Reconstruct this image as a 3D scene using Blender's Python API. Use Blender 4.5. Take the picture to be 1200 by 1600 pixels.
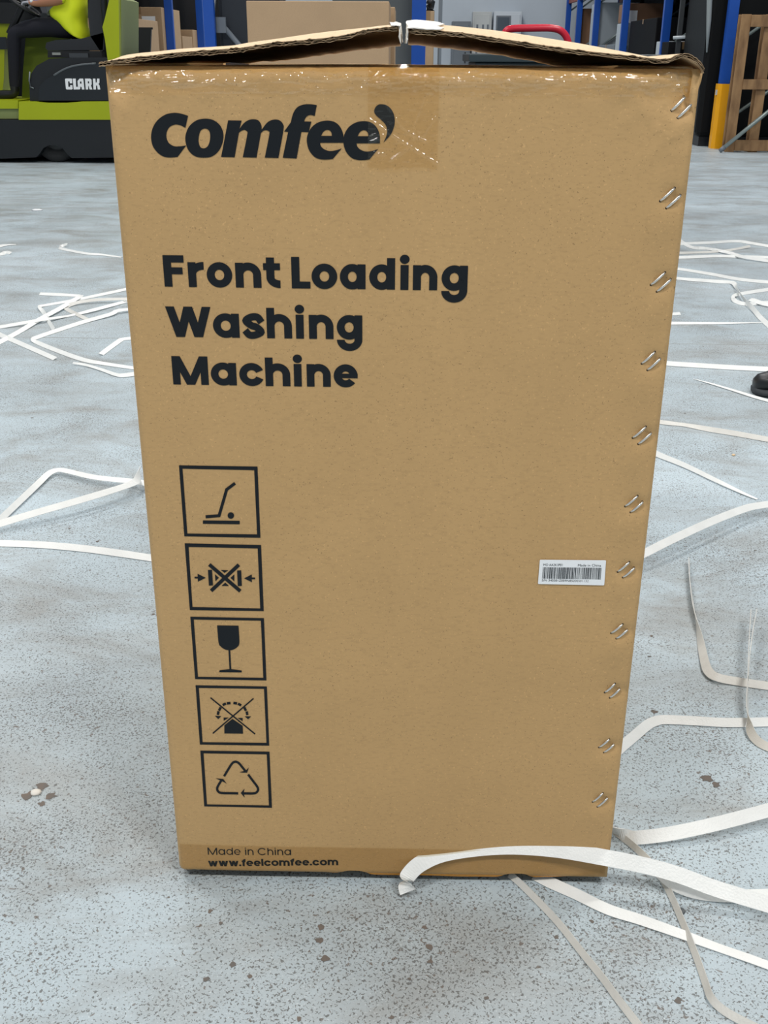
import bpy, bmesh, math, random
from mathutils import Vector, Matrix, noise
from mathutils.geometry import tessellate_polygon
random.seed(7)
S = bpy.context.scene
COL = S.collection
for o in list(bpy.data.objects): bpy.data.objects.remove(o)

# ------------------------------------------------------------------ camera
F = 1638.0
Z0 = 0.012                       # the carton's lower edge above the floor
CAM = Vector((0.00412, -0.96850, 0.89340 + Z0))
PITCH, YAW, ROLL = 0.411389, -0.016763, 0.005878
BW, BH, BD = 0.51, 0.8834, 0.62  # carton width, height, depth
_fw = Vector((math.sin(YAW)*math.cos(PITCH), math.cos(YAW)*math.cos(PITCH), -math.sin(PITCH)))
_rt = Vector((math.cos(YAW), -math.sin(YAW), 0.0)); _up = _rt.cross(_fw)
RT = math.cos(ROLL)*_rt + math.sin(ROLL)*_up
UP = -math.sin(ROLL)*_rt + math.cos(ROLL)*_up
FW = _fw
cd = bpy.data.cameras.new('camera'); cam = bpy.data.objects.new('camera', cd); COL.objects.link(cam)
cd.sensor_fit = 'VERTICAL'; cd.sensor_height = 36.0; cd.lens = 36.0*F/1600.0
cd.clip_start = 0.02; cd.clip_end = 200
cam.matrix_world = Matrix(((RT.x, UP.x, -FW.x, CAM.x), (RT.y, UP.y, -FW.y, CAM.y), (RT.z, UP.z, -FW.z, CAM.z), (0, 0, 0, 1)))
S.camera = cam

# ------------------------------------------------------------------ light
w = bpy.data.worlds.new('hall_light'); S.world = w; w.use_nodes = True
bg = w.node_tree.nodes['Background']; bg.inputs[0].default_value = (0.86, 0.93, 1.0, 1); bg.inputs[1].default_value = 0.42
def area(name, loc, sx, sy, power, rot=(0, 0, 0), col=(1, 0.97, 0.93)):
    l = bpy.data.lights.new(name, 'AREA'); l.shape = 'RECTANGLE'; l.size = sx; l.size_y = sy; l.energy = power; l.color = col
    o = bpy.data.objects.new(name, l); COL.objects.link(o); o.location = loc; o.rotation_euler = rot
    return o
for i, (x, y) in enumerate([(-3.0, -3.2), (2.6, -3.2), (-3.0, 2.2), (2.6, 2.2), (-3.0, 8.0), (2.6, 8.0), (0, 14.0), (0, 19.0)]):
    area('ceiling_lamp', (x, y, 6.5), 1.8, 0.35, 300 if y < 0 else (185 if y < 12 else 260))
S.view_settings.view_transform = 'Standard'; S.view_settings.look = 'None'
S.view_settings.gamma = 1.0; S.view_settings.use_curve_mapping = False
S.view_settings.exposure = -0.35

# ------------------------------------------------------------------ helpers
def ray(px, py):
    return (FW + RT*((px-600.0)/F) - UP*((py-800.0)/F))
def on_z(px, py, z=0.0):
    d = ray(px, py); t = (z-CAM.z)/d.z; return CAM + d*t
def on_y(px, py, y=0.0):
    d = ray(px, py); t = (y-CAM.y)/d.y; return CAM + d*t
def on_x(px, py, x):
    d = ray(px, py); t = (x-CAM.x)/d.x; return CAM + d*t
def lin(c):
    return tuple((v/12.92 if v <= 0.04045 else ((v+0.055)/1.055)**2.4) for v in [k/255.0 for k in c])
MATS = {}
def mat(name, rgb, rough=0.6, metal=0.0, var=0.0, vscale=8.0, bump=0.0, bscale=60.0, spec=0.5, tint2=None, stretch=None):
    """rgb in sRGB 0-255; var mixes towards a second tone by noise"""
    if name in MATS: return MATS[name]
    m = bpy.data.materials.new(name); m.use_nodes = True; nt = m.node_tree; b = nt.nodes['Principled BSDF']
    c = lin(rgb); b.inputs['Base Color'].default_value = (*c, 1); b.inputs['Roughness'].default_value = rough
    b.inputs['Metallic'].default_value = metal; b.inputs['Specular IOR Level'].default_value = spec
    if var > 0 or bump > 0:
        tc = nt.nodes.new('ShaderNodeTexCoord'); vec = tc.outputs['Object']
        if stretch:
            mp = nt.nodes.new('ShaderNodeMapping'); mp.inputs['Scale'].default_value = stretch
            nt.links.new(vec, mp.inputs[0]); vec = mp.outputs[0]
    if var > 0:
        n = nt.nodes.new('ShaderNodeTexNoise'); n.inputs['Scale'].default_value = vscale; n.inputs['Detail'].default_value = 6
        nt.links.new(vec, n.inputs['Vector'])
        mx = nt.nodes.new('ShaderNodeMix'); mx.data_type = 'RGBA'
        c2 = lin(tint2) if tint2 else tuple(v*0.55 for v in c)
        mx.inputs['A'].default_value = (*c, 1); mx.inputs['B'].default_value = (*c2, 1)
        mr = nt.nodes.new('ShaderNodeMapRange'); mr.inputs['From Min'].default_value = 0.38; mr.inputs['From Max'].default_value = 0.75; mr.inputs['To Max'].default_value = var
        nt.links.new(n.outputs['Fac'], mr.inputs['Value']); nt.links.new(mr.outputs[0], mx.inputs['Factor'])
        nt.links.new(mx.outputs['Result'], b.inputs['Base Color'])
    if bump > 0:
        n2 = nt.nodes.new('ShaderNodeTexNoise'); n2.inputs['Scale'].default_value = bscale; n2.inputs['Detail'].default_value = 4
        nt.links.new(vec, n2.inputs['Vector'])
        bp = nt.nodes.new('ShaderNodeBump'); bp.inputs['Strength'].default_value = bump; bp.inputs['Distance'].default_value = 0.002
        nt.links.new(n2.outputs['Fac'], bp.inputs['Height']); nt.links.new(bp.outputs[0], b.inputs['Normal'])
    MATS[name] = m
    return m
def link(name, me, m=None, parent=None):
    o = bpy.data.objects.new(name, me); COL.objects.link(o)
    if m is not None: me.materials.append(m)
    if parent is not None: o.parent = parent; o.matrix_parent_inverse = parent_world(parent).inverted()
    return o
def parent_world(p):
    mw = Matrix.Translation(p.location) @ p.rotation_euler.to_matrix().to_4x4()
    if p.parent: mw = parent_world(p.parent) @ p.matrix_parent_inverse @ mw
    return mw
def mesh(name, vs, fs, m=None, parent=None, smooth=False):
    me = bpy.data.meshes.new(name); me.from_pydata([tuple(v) for v in vs], [], fs); me.update()
    if smooth:
        me.polygons.foreach_set('use_smooth', [True]*len(me.polygons))
    return link(name, me, m, parent)
def from_bm(name, bm, m=None, parent=None, smooth=False):
    bmesh.ops.recalc_face_normals(bm, faces=bm.faces[:])
    me = bpy.data.meshes.new(name); bm.to_mesh(me); bm.free()
    if smooth: me.polygons.foreach_set('use_smooth', [True]*len(me.polygons))
    return link(name, me, m, parent)
def empty(name, loc):
    o = bpy.data.objects.new(name, None); COL.objects.link(o); o.location = loc; o.empty_display_size = 0.1
    return o
def tag(o, label, cat, group=None, kind=None):
    o['label'] = label
    if cat: o['category'] = cat
    if group: o['group'] = group
    if kind: o['kind'] = kind
    return o
def struct(o, label=None):
    o['kind'] = 'structure'
    if label: o['label'] = label
    return o
def bm_box(bm, x0, x1, y0, y1, z0, z1, bev=0.0):
    r = bmesh.ops.create_cube(bm, size=1.0)
    vs = r['verts']
    for v in vs:
        v.co = Vector(((x0+x1)/2 + v.co.x*(x1-x0), (y0+y1)/2 + v.co.y*(y1-y0), (z0+z1)/2 + v.co.z*(z1-z0)))
    if bev > 0:
        es = list({e for v in vs for e in v.link_edges})
        bmesh.ops.bevel(bm, geom=es, offset=bev, segments=2, affect='EDGES', profile=0.5)
def box(name, x0, x1, y0, y1, z0, z1, m, parent=None, bev=0.0):
    bm = bmesh.new(); bm_box(bm, x0, x1, y0, y1, z0, z1, bev)
    return from_bm(name, bm, m, parent)
def bm_prism(bm, pts, y0, y1):
    """pts: list of (x,z) outline; extruded from y0 to y1"""
    n = len(pts)
    a = [bm.verts.new((p[0], y0, p[1])) for p in pts]; b = [bm.verts.new((p[0], y1, p[1])) for p in pts]
    tris = tessellate_polygon([[Vector((p[0], p[1], 0)) for p in pts]])
    for t in tris:
        try: bm.faces.new([a[i] for i in t]); bm.faces.new([b[i] for i in reversed(t)])
        except ValueError: pass
    for i in range(n):
        j = (i+1) % n; bm.faces.new((a[i], a[j], b[j], b[i]))
def prism(name, pts, y0, y1, m, parent=None):
    bm = bmesh.new(); bm_prism(bm, pts, y0, y1)
    return from_bm(name, bm, m, parent)
def prism_px(name, pts, Y, depth, m, parent=None):
    """outline given where it stands on the plane y=Y"""
    w = [on_y(p[0], p[1], Y) for p in pts]
    return prism(name, [(v.x, v.z) for v in w], Y, Y+depth, m, parent)
def crom(pts, sub=6, closed=False):
    """Catmull-Rom through points of any dimension"""
    n = len(pts); out = []
    rng = range(n if closed else n-1)
    P = [tuple(p) for p in pts]
    for i in rng:
        p1, p2 = P[i], P[(i+1) % n]
        p0 = P[(i-1) % n] if (closed or i > 0) else tuple(2*a-b for a, b in zip(p1, p2))
        p3 = P[(i+2) % n] if (closed or i+2 < n) else tuple(2*b-a for a, b in zip(p1, p2))
        for k in range(sub):
            t = k/sub
            out.append(tuple(0.5*((2*b) + (c-a)*t + (2*a-5*b+4*c-d)*t*t + (-a+3*b-3*c+d)*t**3) for a, b, c, d in zip(p0, p1, p2, p3)))
    if not closed: out.append(P[-1])
    return out
def bm_tube(bm, pts, r, seg=10, cap=True):
    pts = [Vector(p) for p in pts]; rings = []
    for i, p in enumerate(pts):
        t = (pts[min(i+1, len(pts)-1)] - pts[max(i-1, 0)]).normalized()
        u = t.cross(Vector((0, 0, 1)))
        if u.length < 1e-3: u = t.cross(Vector((1, 0, 0)))
        u.normalize(); v = t.cross(u)
        rr = r[i] if isinstance(r, (list, tuple)) else r
        rings.append([bm.verts.new(p + (u*math.cos(a) + v*math.sin(a))*rr) for a in [2*math.pi*k/seg for k in range(seg)]])
    for a, b in zip(rings, rings[1:]):
        for k in range(seg):
            bm.faces.new((a[k], a[(k+1) % seg], b[(k+1) % seg], b[k]))
    if cap:
        bm.faces.new(rings[0][::-1]); bm.faces.new(rings[-1])
def tube(name, pts, r, m, parent=None, seg=10):
    bm = bmesh.new(); bm_tube(bm, pts, r, seg)
    return from_bm(name, bm, m, parent, True)

# ------------------------------------------------------------------ materials
def floor_material():
    m = bpy.data.materials.new('painted_concrete'); m.use_nodes = True; nt = m.node_tree; N = nt.nodes; L = nt.links
    b = N['Principled BSDF']
    g = N.new('ShaderNodeNewGeometry')
    def nz(scale, detail=3, rough=0.5, dist=0.0, sc=None):
        n = N.new('ShaderNodeTexNoise'); n.inputs['Scale'].default_value = scale; n.inputs['Detail'].default_value = detail
        n.inputs['Roughness'].default_value = rough; n.inputs['Distortion'].default_value = dist
        if sc:
            mp = N.new('ShaderNodeMapping'); mp.inputs['Scale'].default_value = sc; L.new(g.outputs['Position'], mp.inputs[0]); L.new(mp.outputs[0], n.inputs['Vector'])
        else: L.new(g.outputs['Position'], n.inputs['Vector'])
        return n.outputs['Fac']
    def rng(v, a, c, lo=0.0, hi=1.0):
        r = N.new('ShaderNodeMapRange'); r.inputs['From Min'].default_value = a; r.inputs['From Max'].default_value = c
        r.inputs['To Min'].default_value = lo; r.inputs['To Max'].default_value = hi; L.new(v, r.inputs['Value']); return r.outputs[0]
    def mul(a, c):
        k = N.new('ShaderNodeMath'); k.operation = 'MULTIPLY'
        for i, v in enumerate((a, c)):
            if isinstance(v, float): k.inputs[i].default_value = v
            else: L.new(v, k.inputs[i])
        return k.outputs[0]
    def add(a, c):
        k = N.new('ShaderNodeMath'); k.operation = 'ADD'
        for i, v in enumerate((a, c)):
            if isinstance(v, float): k.inputs[i].default_value = v
            else: L.new(v, k.inputs[i])
        return k.outputs[0]
    def mix(f, a, c):
        x = N.new('ShaderNodeMix'); x.data_type = 'RGBA'; L.new(f, x.inputs['Factor'])
        if isinstance(a, tuple): x.inputs['A'].default_value = (*a, 1)
        else: L.new(a, x.inputs['A'])
        x.inputs['B'].default_value = (*c, 1)
        return x.outputs['Result']
    paint = lin((186, 201, 209))
    col = mix(rng(nz(1.3, 6, 0.62), 0.42, 0.70, 0, 0.60), paint, lin((150, 158, 161)))
    col = mix(rng(nz(2.6, 8, 0.7, 0.6, (1.0, 1.9, 1.0)), 0.46, 0.68, 0, 0.70), col, lin((138, 134, 127)))
    col = mix(rng(nz(7.0, 6, 0.7, 0.3, (0.8, 1.6, 1)), 0.50, 0.75, 0, 0.35), col, lin((150, 154, 152)))
    col = mix(rng(nz(0.9, 4, 0.5), 0.5, 0.68, 0, 0.3), col, lin((206, 217, 224)))
    # worn flecks where the paint has left the stone
    dens = rng(nz(5.0, 3), 0.32, 0.7, 0.0, 0.085)
    f1 = rng(add(nz(330.0, 1.5, 0.5, 0.8), dens), 0.620, 0.660)
    col = mix(mul(f1, 0.80), col, lin((92, 92, 90)))
    f2 = rng(add(nz(120.0, 2.0, 0.6, 0.4), dens), 0.700, 0.735)
    col = mix(mul(f2, 0.75), col, lin((104, 92, 82)))
    f3 = rng(nz(420.0, 1.0), 0.66, 0.70)
    col = mix(mul(f3, 0.5), col, lin((222, 230, 234)))
    L.new(col, b.inputs['Base Color'])
    r = rng(nz(3.0, 4), 0.3, 0.7, 0.38, 0.58); L.new(r, b.inputs['Roughness']); b.inputs['Specular IOR Level'].default_value = 0.35
    bp = N.new('ShaderNodeBump'); bp.inputs['Strength'].default_value = 0.12; bp.inputs['Distance'].default_value = 0.001
    L.new(nz(180.0, 3), bp.inputs['Height']); L.new(bp.outputs[0], b.inputs['Normal'])
    return m
def card_material(name, rgb, flute=0.0):
    m = bpy.data.materials.new(name); m.use_nodes = True; nt = m.node_tree; N = nt.nodes; L = nt.links; b = N['Principled BSDF']
    tc = N.new('ShaderNodeTexCoord'); c = lin(rgb)
    def nz(scale, detail, sc=(1, 1, 1)):
        mp = N.new('ShaderNodeMapping'); mp.inputs['Scale'].default_value = sc; L.new(tc.outputs['Object'], mp.inputs[0])
        n = N.new('ShaderNodeTexNoise'); n.inputs['Scale'].default_value = scale; n.inputs['Detail'].default_value = detail; L.new(mp.outputs[0], n.inputs['Vector']); return n.outputs['Fac']
    def mix(v, lo, hi, amt, a, col2):
        r = N.new('ShaderNodeMapRange'); r.inputs['From Min'].default_value = lo; r.inputs['From Max'].default_value = hi; r.inputs['To Max'].default_value = amt; L.new(v, r.inputs['Value'])
        x = N.new('ShaderNodeMix'); x.data_type = 'RGBA'; L.new(r.outputs[0], x.inputs['Factor'])
        if isinstance(a, tuple): x.inputs['A'].default_value = (*a, 1)
        else: L.new(a, x.inputs['A'])
        x.inputs['B'].default_value = (*col2, 1); return x.outputs['Result']
    col = mix(nz(9, 6), 0.4, 0.7, 0.35, c, tuple(v*0.82 for v in c))
    col = mix(nz(160, 4, (1, 1, 2.2)), 0.5, 0.72, 0.45, col, tuple(v*0.78 for v in c))
    col = mix(nz(420, 2), 0.64, 0.72, 0.5, col, tuple(min(1, v*1.35) for v in c))
    col = mix(nz(600, 1), 0.70, 0.74, 0.6, col, tuple(v*0.35 for v in c))
    L.new(col, b.inputs['Base Color']); b.inputs['Roughness'].default_value = 0.62; b.inputs['Specular IOR Level'].default_value = 0.3
    bp = N.new('ShaderNodeBump'); bp.inputs['Strength'].default_value = 0.08; bp.inputs['Distance'].default_value = 0.001
    L.new(nz(160, 4, (1, 1, 0.5)), bp.inputs['Height']); L.new(bp.outputs[0], b.inputs['Normal'])
    return m
def film_material(name, tint, gloss=1.0, rough=0.07, wr=0.5, wscale=90.0):
    """clear adhesive film: lets the board show through with a tint, glossy on top"""
    m = bpy.data.materials.new(name); m.use_nodes = True; nt = m.node_tree; N = nt.nodes; L = nt.links
    N.remove(N['Principled BSDF']); out = N['Material Output']
    tr = N.new('ShaderNodeBsdfTransparent'); tr.inputs[0].default_value = (*tint, 1)
    gl = N.new('ShaderNodeBsdfGlossy'); gl.inputs['Roughness'].default_value = rough; gl.inputs[0].default_value = (1, 1, 1, 1)
    fr = N.new('ShaderNodeFresnel'); fr.inputs[0].default_value = 1.5
    fk = N.new('ShaderNodeMath'); fk.operation = 'MULTIPLY'; fk.inputs[1].default_value = gloss; gm = N.new('ShaderNodeNewGeometry'); iv = N.new('ShaderNodeMath'); iv.operation = 'SUBTRACT'; iv.inputs[0].default_value = 1.0; L.new(gm.outputs['Backfacing'], iv.inputs[1])
    f2 = N.new('ShaderNodeMath'); f2.operation = 'MULTIPLY'; L.new(fr.outputs[0], f2.inputs[0]); L.new(iv.outputs[0], f2.inputs[1])
    L.new(f2.outputs[0], fk.inputs[0]); L.new(fk.outputs[0], gl.inputs[0])
    mx = N.new('ShaderNodeAddShader'); L.new(tr.outputs[0], mx.inputs[0]); L.new(gl.outputs[0], mx.inputs[1])
    tc = N.new('ShaderNodeTexCoord'); n = N.new('ShaderNodeTexNoise'); n.inputs['Scale'].default_value = wscale; n.inputs['Detail'].default_value = 3
    L.new(tc.outputs['Object'], n.inputs['Vector'])
    bp = N.new('ShaderNodeBump'); bp.inputs['Strength'].default_value = wr; bp.inputs['Distance'].default_value = 0.002
    L.new(n.outputs['Fac'], bp.inputs['Height']); L.new(bp.outputs[0], gl.inputs['Normal']); L.new(bp.outputs[0], fr.inputs['Normal'])
    L.new(mx.outputs[0], out.inputs[0])
    return m
M_floor = floor_material()
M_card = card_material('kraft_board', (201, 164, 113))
M_cardtop = card_material('kraft_board_bright', (228, 200, 162))  # flap board paler than the panels; light from above is in the colour
M_cardfar = card_material('kraft_board_far', (182, 154, 122))
M_edge = mat('torn_board_edge', (176, 150, 118), 0.9, var=0.8, vscale=120, bump=0.8, bscale=150, tint2=(112, 90, 66))
M_tape = film_material('brown_packing_film', (0.93, 0.90, 0.81), gloss=2.2, wr=1.0, wscale=80)
M_tape2 = film_material('clear_packing_film', (0.93, 0.89, 0.79), gloss=1.1, wr=0.5, wscale=45)
M_tape3 = film_material('lower_packing_film', (0.88, 0.84, 0.76), gloss=0.4, rough=0.2, wr=0.3, wscale=40)
M_scrap = mat('torn_white_film', (236, 232, 224), 0.35, bump=1.0, bscale=90)
M_ink = mat('black_ink', (22, 27, 32), 0.55, spec=0.25)
M_steel = mat('staple_steel', (236, 235, 230), 0.32, 1.0)
M_hole = mat('pierced_hole', (30, 24, 18), 0.9)
M_label = mat('label_paper', (248, 251, 253), 0.5)
M_bar = mat('label_ink', (48, 54, 60), 0.6)
M_foam = mat('base_foam', (70, 66, 62), 0.9)
M_orange = mat('amber_film_edge', (226, 150, 36), 0.25)
M_strap = mat('white_strapping', (238, 240, 238), 0.38, var=0.25, vscale=30, tint2=(205, 207, 203), bump=0.25, bscale=400)
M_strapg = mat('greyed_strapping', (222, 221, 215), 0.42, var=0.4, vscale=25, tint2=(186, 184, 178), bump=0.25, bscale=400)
M_blue = mat('rack_blue', (14, 78, 172), 0.4, var=0.3, vscale=3)
M_rust = mat('beam_orange', (150, 72, 52), 0.5, var=0.4, vscale=6)
M_yellow = mat('guard_yellow', (245, 172, 8), 0.35, var=0.15, vscale=5)
M_dark = mat('dark_navy_steel', (28, 36, 46), 0.5, var=0.3, vscale=4)
M_black = mat('black_plastic', (20, 23, 27), 0.45)
M_blackwrap = mat('black_stretch_wrap', (10, 12, 14), 0.5, bump=0.4, bscale=14, spec=0.2, stretch=(3, 3, 0.4))
M_grey = mat('grey_steel', (112, 120, 128), 0.45, 0.0, var=0.2, vscale=3)
M_lgrey = mat('light_grey_enamel', (186, 194, 200), 0.4, var=0.15, vscale=2)
M_deck = mat('deck_steel', (44, 48, 52), 0.6)
M_wall = mat('wall_paint', (196, 206, 216), 0.7, var=0.2, vscale=1.2)
M_wood = mat('pallet_wood', (158, 124, 86), 0.8, var=0.9, vscale=4, tint2=(98, 70, 46), bump=0.6, bscale=18, stretch=(3, 3, 1))
M_lime = mat('lime_enamel', (168, 180, 6), 0.35, var=0.15, vscale=3)
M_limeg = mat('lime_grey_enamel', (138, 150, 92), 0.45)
M_truck = mat('truck_black', (16, 22, 28), 0.5, var=0.2, vscale=5)
M_rubber = mat('tyre_rubber', (44, 46, 48), 0.8)
M_white = mat('white_lettering', (240, 243, 245), 0.5)
M_vest = mat('hi_vis_yellow', (240, 255, 40), 0.7, var=0.25, vscale=9, tint2=(205, 232, 20))
M_reflect = mat('reflective_grey', (150, 156, 156), 0.35)
M_navy = mat('navy_trousers', (20, 22, 34), 0.85, var=0.3, vscale=14)
M_skin = mat('skin', (176, 122, 92), 0.55)
M_glove = mat('grey_glove', (176, 178, 186), 0.8)
M_hair = mat('dark_hair', (30, 24, 20), 0.7)
M_red = mat('red_enamel', (206, 34, 58), 0.22)
M_pole = mat('galvanised', (140, 152, 150), 0.35, 0.5)
M_teal = mat('dark_teal_steel', (40, 54, 60), 0.45)
M_shoe = mat('black_shoe_leather', (26, 28, 30), 0.35)
M_sole = mat('shoe_sole', (62, 66, 70), 0.7)
M_chip = mat('bare_concrete_chip', (108, 104, 100), 0.9, var=0.6, vscale=90, tint2=(130, 112, 98))
M_stone = mat('pale_pebble', (226, 222, 214), 0.7)
M_disc = mat('dull_rubber_disc', (92, 96, 98), 0.8)

# ------------------------------------------------------------------ the hall
floor = mesh('floor', [(-14, -4, 0), (14, -4, 0), (14, 25, 0), (-14, 25, 0)], [(0, 1, 2, 3)], M_floor)
struct(floor, 'speckled pale grey painted concrete floor')
box('floor_joint', -14, 14, on_z(100, 528).y, on_z(100, 528).y+0.005, -0.004, 0.0004, mat('joint_filler', (150, 152, 150), 0.9, var=0.8, vscale=6, tint2=(186, 192, 194)), floor)
YW = 24.0
wall = box('wall_back', -14, 14, YW, YW+0.2, 0, 7, M_wall); struct(wall, 'pale grey back wall of the hall')

# chips in the paint
def chip(px, py, w, seed):
    rnd = random.Random(seed); c = on_z(px, py); n = 11; r = w*0.0006
    pts = [(c.x + math.cos(2*math.pi*k/n)*r*rnd.uniform(0.45, 1.2), c.y + math.sin(2*math.pi*k/n)*r*rnd.uniform(0.5, 1.1), 0.0005) for k in range(n)]
    mesh('paint_chip', pts, [tuple(range(n))], M_chip, floor)
for k, (x, y, w_) in enumerate([(66, 1228, 15), (45, 1243, 17), (80, 1244, 14), (66, 1256, 9), (502, 1449, 9), (499, 1470, 8), (508, 1498, 9), (363, 1507, 8), (671, 1480, 10), (663, 1449, 6),
                          (672, 1503, 6), (328, 1424, 6), (345, 1443, 5), (1104, 1216, 16), (1119, 1226, 12), (1022, 1112, 9), (1060, 1563, 8), (322, 1530, 6), (240, 960, 6), (152, 846, 7), (108, 826, 5),
                          (1152, 825, 5), (1180, 860, 5), (50, 653, 7), (1070, 646, 6), (1018, 994, 6), (1015, 1026, 5), (390, 1526, 5), (467, 1592, 6), (612, 1590, 5), (925, 1440, 5), (870, 1465, 6), (640, 1530, 4), (760, 1560, 5)]):
    chip(x, y, w_, k)

# ------------------------------------------------------------------ the carton
HZ = Z0 + BH
STAPLES = [((1051, 172), (1070, 153)), ((1033, 313), (1053, 295)), ((1018.5, 444), (1038, 427)), ((1004, 567), (1022, 551)), ((990, 683), (1008, 668)),
           ((978, 790), (995, 776)), ((966, 892), (982, 879)), ((956, 988), (971.5, 976)), ((946, 1081), (960, 1069)), ((937, 1167), (951, 1156)), ((927, 1252), (941, 1240))]
# the right-hand staple of a pair lies down and to the right
SC = []
for (a, c) in STAPLES:
    p = on_y((a[0]+c[0])/2 + 5, (a[1]+c[1])/2 + 5); SC.append((p.x, p.z))
def fbm(x, z, s, seed=0.0):
    return noise.fractal(Vector((x*s, z*s, seed)), 1.0, 2.0, 3)
def yf(x, z):
    """depth of the carton's front face: bulge, rounded edges, crushed corners, dents at the staples"""
    u = HZ - z; y = 0.0
    y -= 0.0030*(1-(x/(BW/2))**2)*math.sin(math.pi*min(max((z-Z0)/BH, 0), 1))
    y += 0.0005*fbm(x, z, 7.0, 1.3)
    r = 0.012
    if u < r: y += 0.9*(r - math.sqrt(max(0, r*r-(r-max(u, 0))**2)))
    if u < 0.03:
        k = min(1, (0.03-u)/0.012)
        y += k*(0.0011*fbm(x, z*2.2, 28.0, 4.0) + 0.0008*fbm(x*0.5, z*3, 70.0, 8.0))
    for s in (-1, 1):
        d = BW/2 - s*x
        rr = 0.010 if s < 0 else 0.004
        if d < rr: y += rr - math.sqrt(max(0, rr*rr-(rr-max(d, 0))**2))
    d = x + BW/2
    y += 0.0007*math.exp(-((d-0.019)/0.0022)**2)          # score line along the left edge
    y += 0.0004*math.exp(-((d-0.028)/0.003)**2)
    d = math.hypot(x-BW/2+0.012, z-HZ+0.016)              # crushed top corners
    y += 0.006*math.exp(-(d/0.022)**2) + 0.004*math.exp(-(d/0.045)**2)*fbm(x, z, 45, 2.0)
    d = math.hypot(x+BW/2-0.008, z-HZ+0.010)
    y += 0.005*math.exp(-(d/0.014)**2) + 0.003*math.exp(-(d/0.025)**2)*fbm(x, z, 60, 5.0)
    for (sx, sz) in SC:
        if abs(z-sz) < 0.08 and x > sx-0.09:
            dx, dz = x-sx, z-sz
            y += 0.0026*math.exp(-(dx*dx+dz*dz)/0.009**2)
            y -= 0.0016*math.exp(-((dx+0.004)**2/0.016**2 + (dz+0.024)**2/0.018**2))
            if dx > 0: y += 0.0016*math.exp(-(dz/0.006)**2)
    if z-Z0 < 0.006: y += 0.004*(1-(z-Z0)/0.006)**2
    return y
carton = empty('washing_machine_carton', (0, 0.3, 0))
tag(carton, 'tall brown cardboard washing machine carton standing in the middle of the floor', 'carton')
NX, NZ = 170, 300
xs = [-BW/2 + BW*i/NX for i in range(NX+1)]
zs = [Z0 + BH*(k/NZ) for k in range(NZ+1)]
def low_edge(x):
    z = Z0
    for cx in (-0.045, 0.147):
        z += 0.006*math.exp(-((x-cx)/0.016)**4)
    if x < -0.235: z += 0.004*((-0.235-x)/0.02)**2
    return z + 0.0012*noise.noise(Vector((x*20, 3.3, 0)))
vs = []
for k, z in enumerate(zs):
    for x in xs:
        zz = z if k > 3 else max(z, low_edge(x) + 0.0012*k)
        ex = 0.0
        if x > BW/2-0.01:
            for (sx, sz) in SC: ex -= 0.0012*math.exp(-((zz-sz)/0.012)**2)
            ex += 0.004*math.exp(-((HZ-zz)/0.02)**2)*(x-BW/2+0.01)/0.01
        vs.append((x+ex, yf(x, zz), zz))
# wrap the left and right edges back so that the panel has its own fold
fs = [(k*(NX+1)+i, k*(NX+1)+i+1, (k+1)*(NX+1)+i+1, (k+1)*(NX+1)+i) for k in range(NZ) for i in range(NX)]
mesh('front_panel', vs, fs, M_card, carton, True)
for s in (-1, 1):
    n = 40; vv = []
    for k in range(n+1):
        z = Z0 + BH*k/n; y0 = 0.010 if s < 0 else 0.004
        bulge = 0.004*math.sin(math.pi*k/n)
        for (y, dx) in ((y0, 0.0), (0.05, 0), (BD*0.5, bulge*0.3), (BD, 0)):
            vv.append((s*(BW/2 + (dx if y > 0.1 else 0) - (0.0015 if y >= 0.05 else 0)), y, z))
    ff = [(k*4+i, k*4+i+1, (k+1)*4+i+1, (k+1)*4+i) for k in range(n) for i in range(3)]
    o = mesh('side_panel', vv, ff, M_card, carton, True)
    sm = o.modifiers.new('board', 'SOLIDIFY'); sm.thickness = 0.006; sm.offset = 1 if s < 0 else -1
box('rear_panel', -BW/2+0.002, BW/2-0.002, BD-0.007, BD, Z0, HZ-0.006, M_card, carton)
box('bottom_panel', -BW/2+0.01, BW/2-0.01, 0.012, BD-0.01, Z0+0.001, Z0+0.008, M_card, carton)
for x in (-0.19, 0.12):
    box('base_runner', x-0.045, x+0.045, 0.03, BD-0.03, 0, Z0+0.001, M_foam, carton)
# thin amber tape edge peeping out along the bottom
vv = []; ff = []
for i in range(61):
    x = -0.09 + 0.30*i/60; z = low_edge(x) + 0.0006
    h = 0.0030*min(1, i/8.0, (60-i)/8.0)
    vv += [(x, 0.0030, z+0.001), (x, 0.0042, z-h-0.0006)]
ff = [(2*i, 2*i+2, 2*i+3, 2*i+1) for i in range(60)]
mesh('tape_edge', vv, ff, M_orange, carton)

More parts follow.
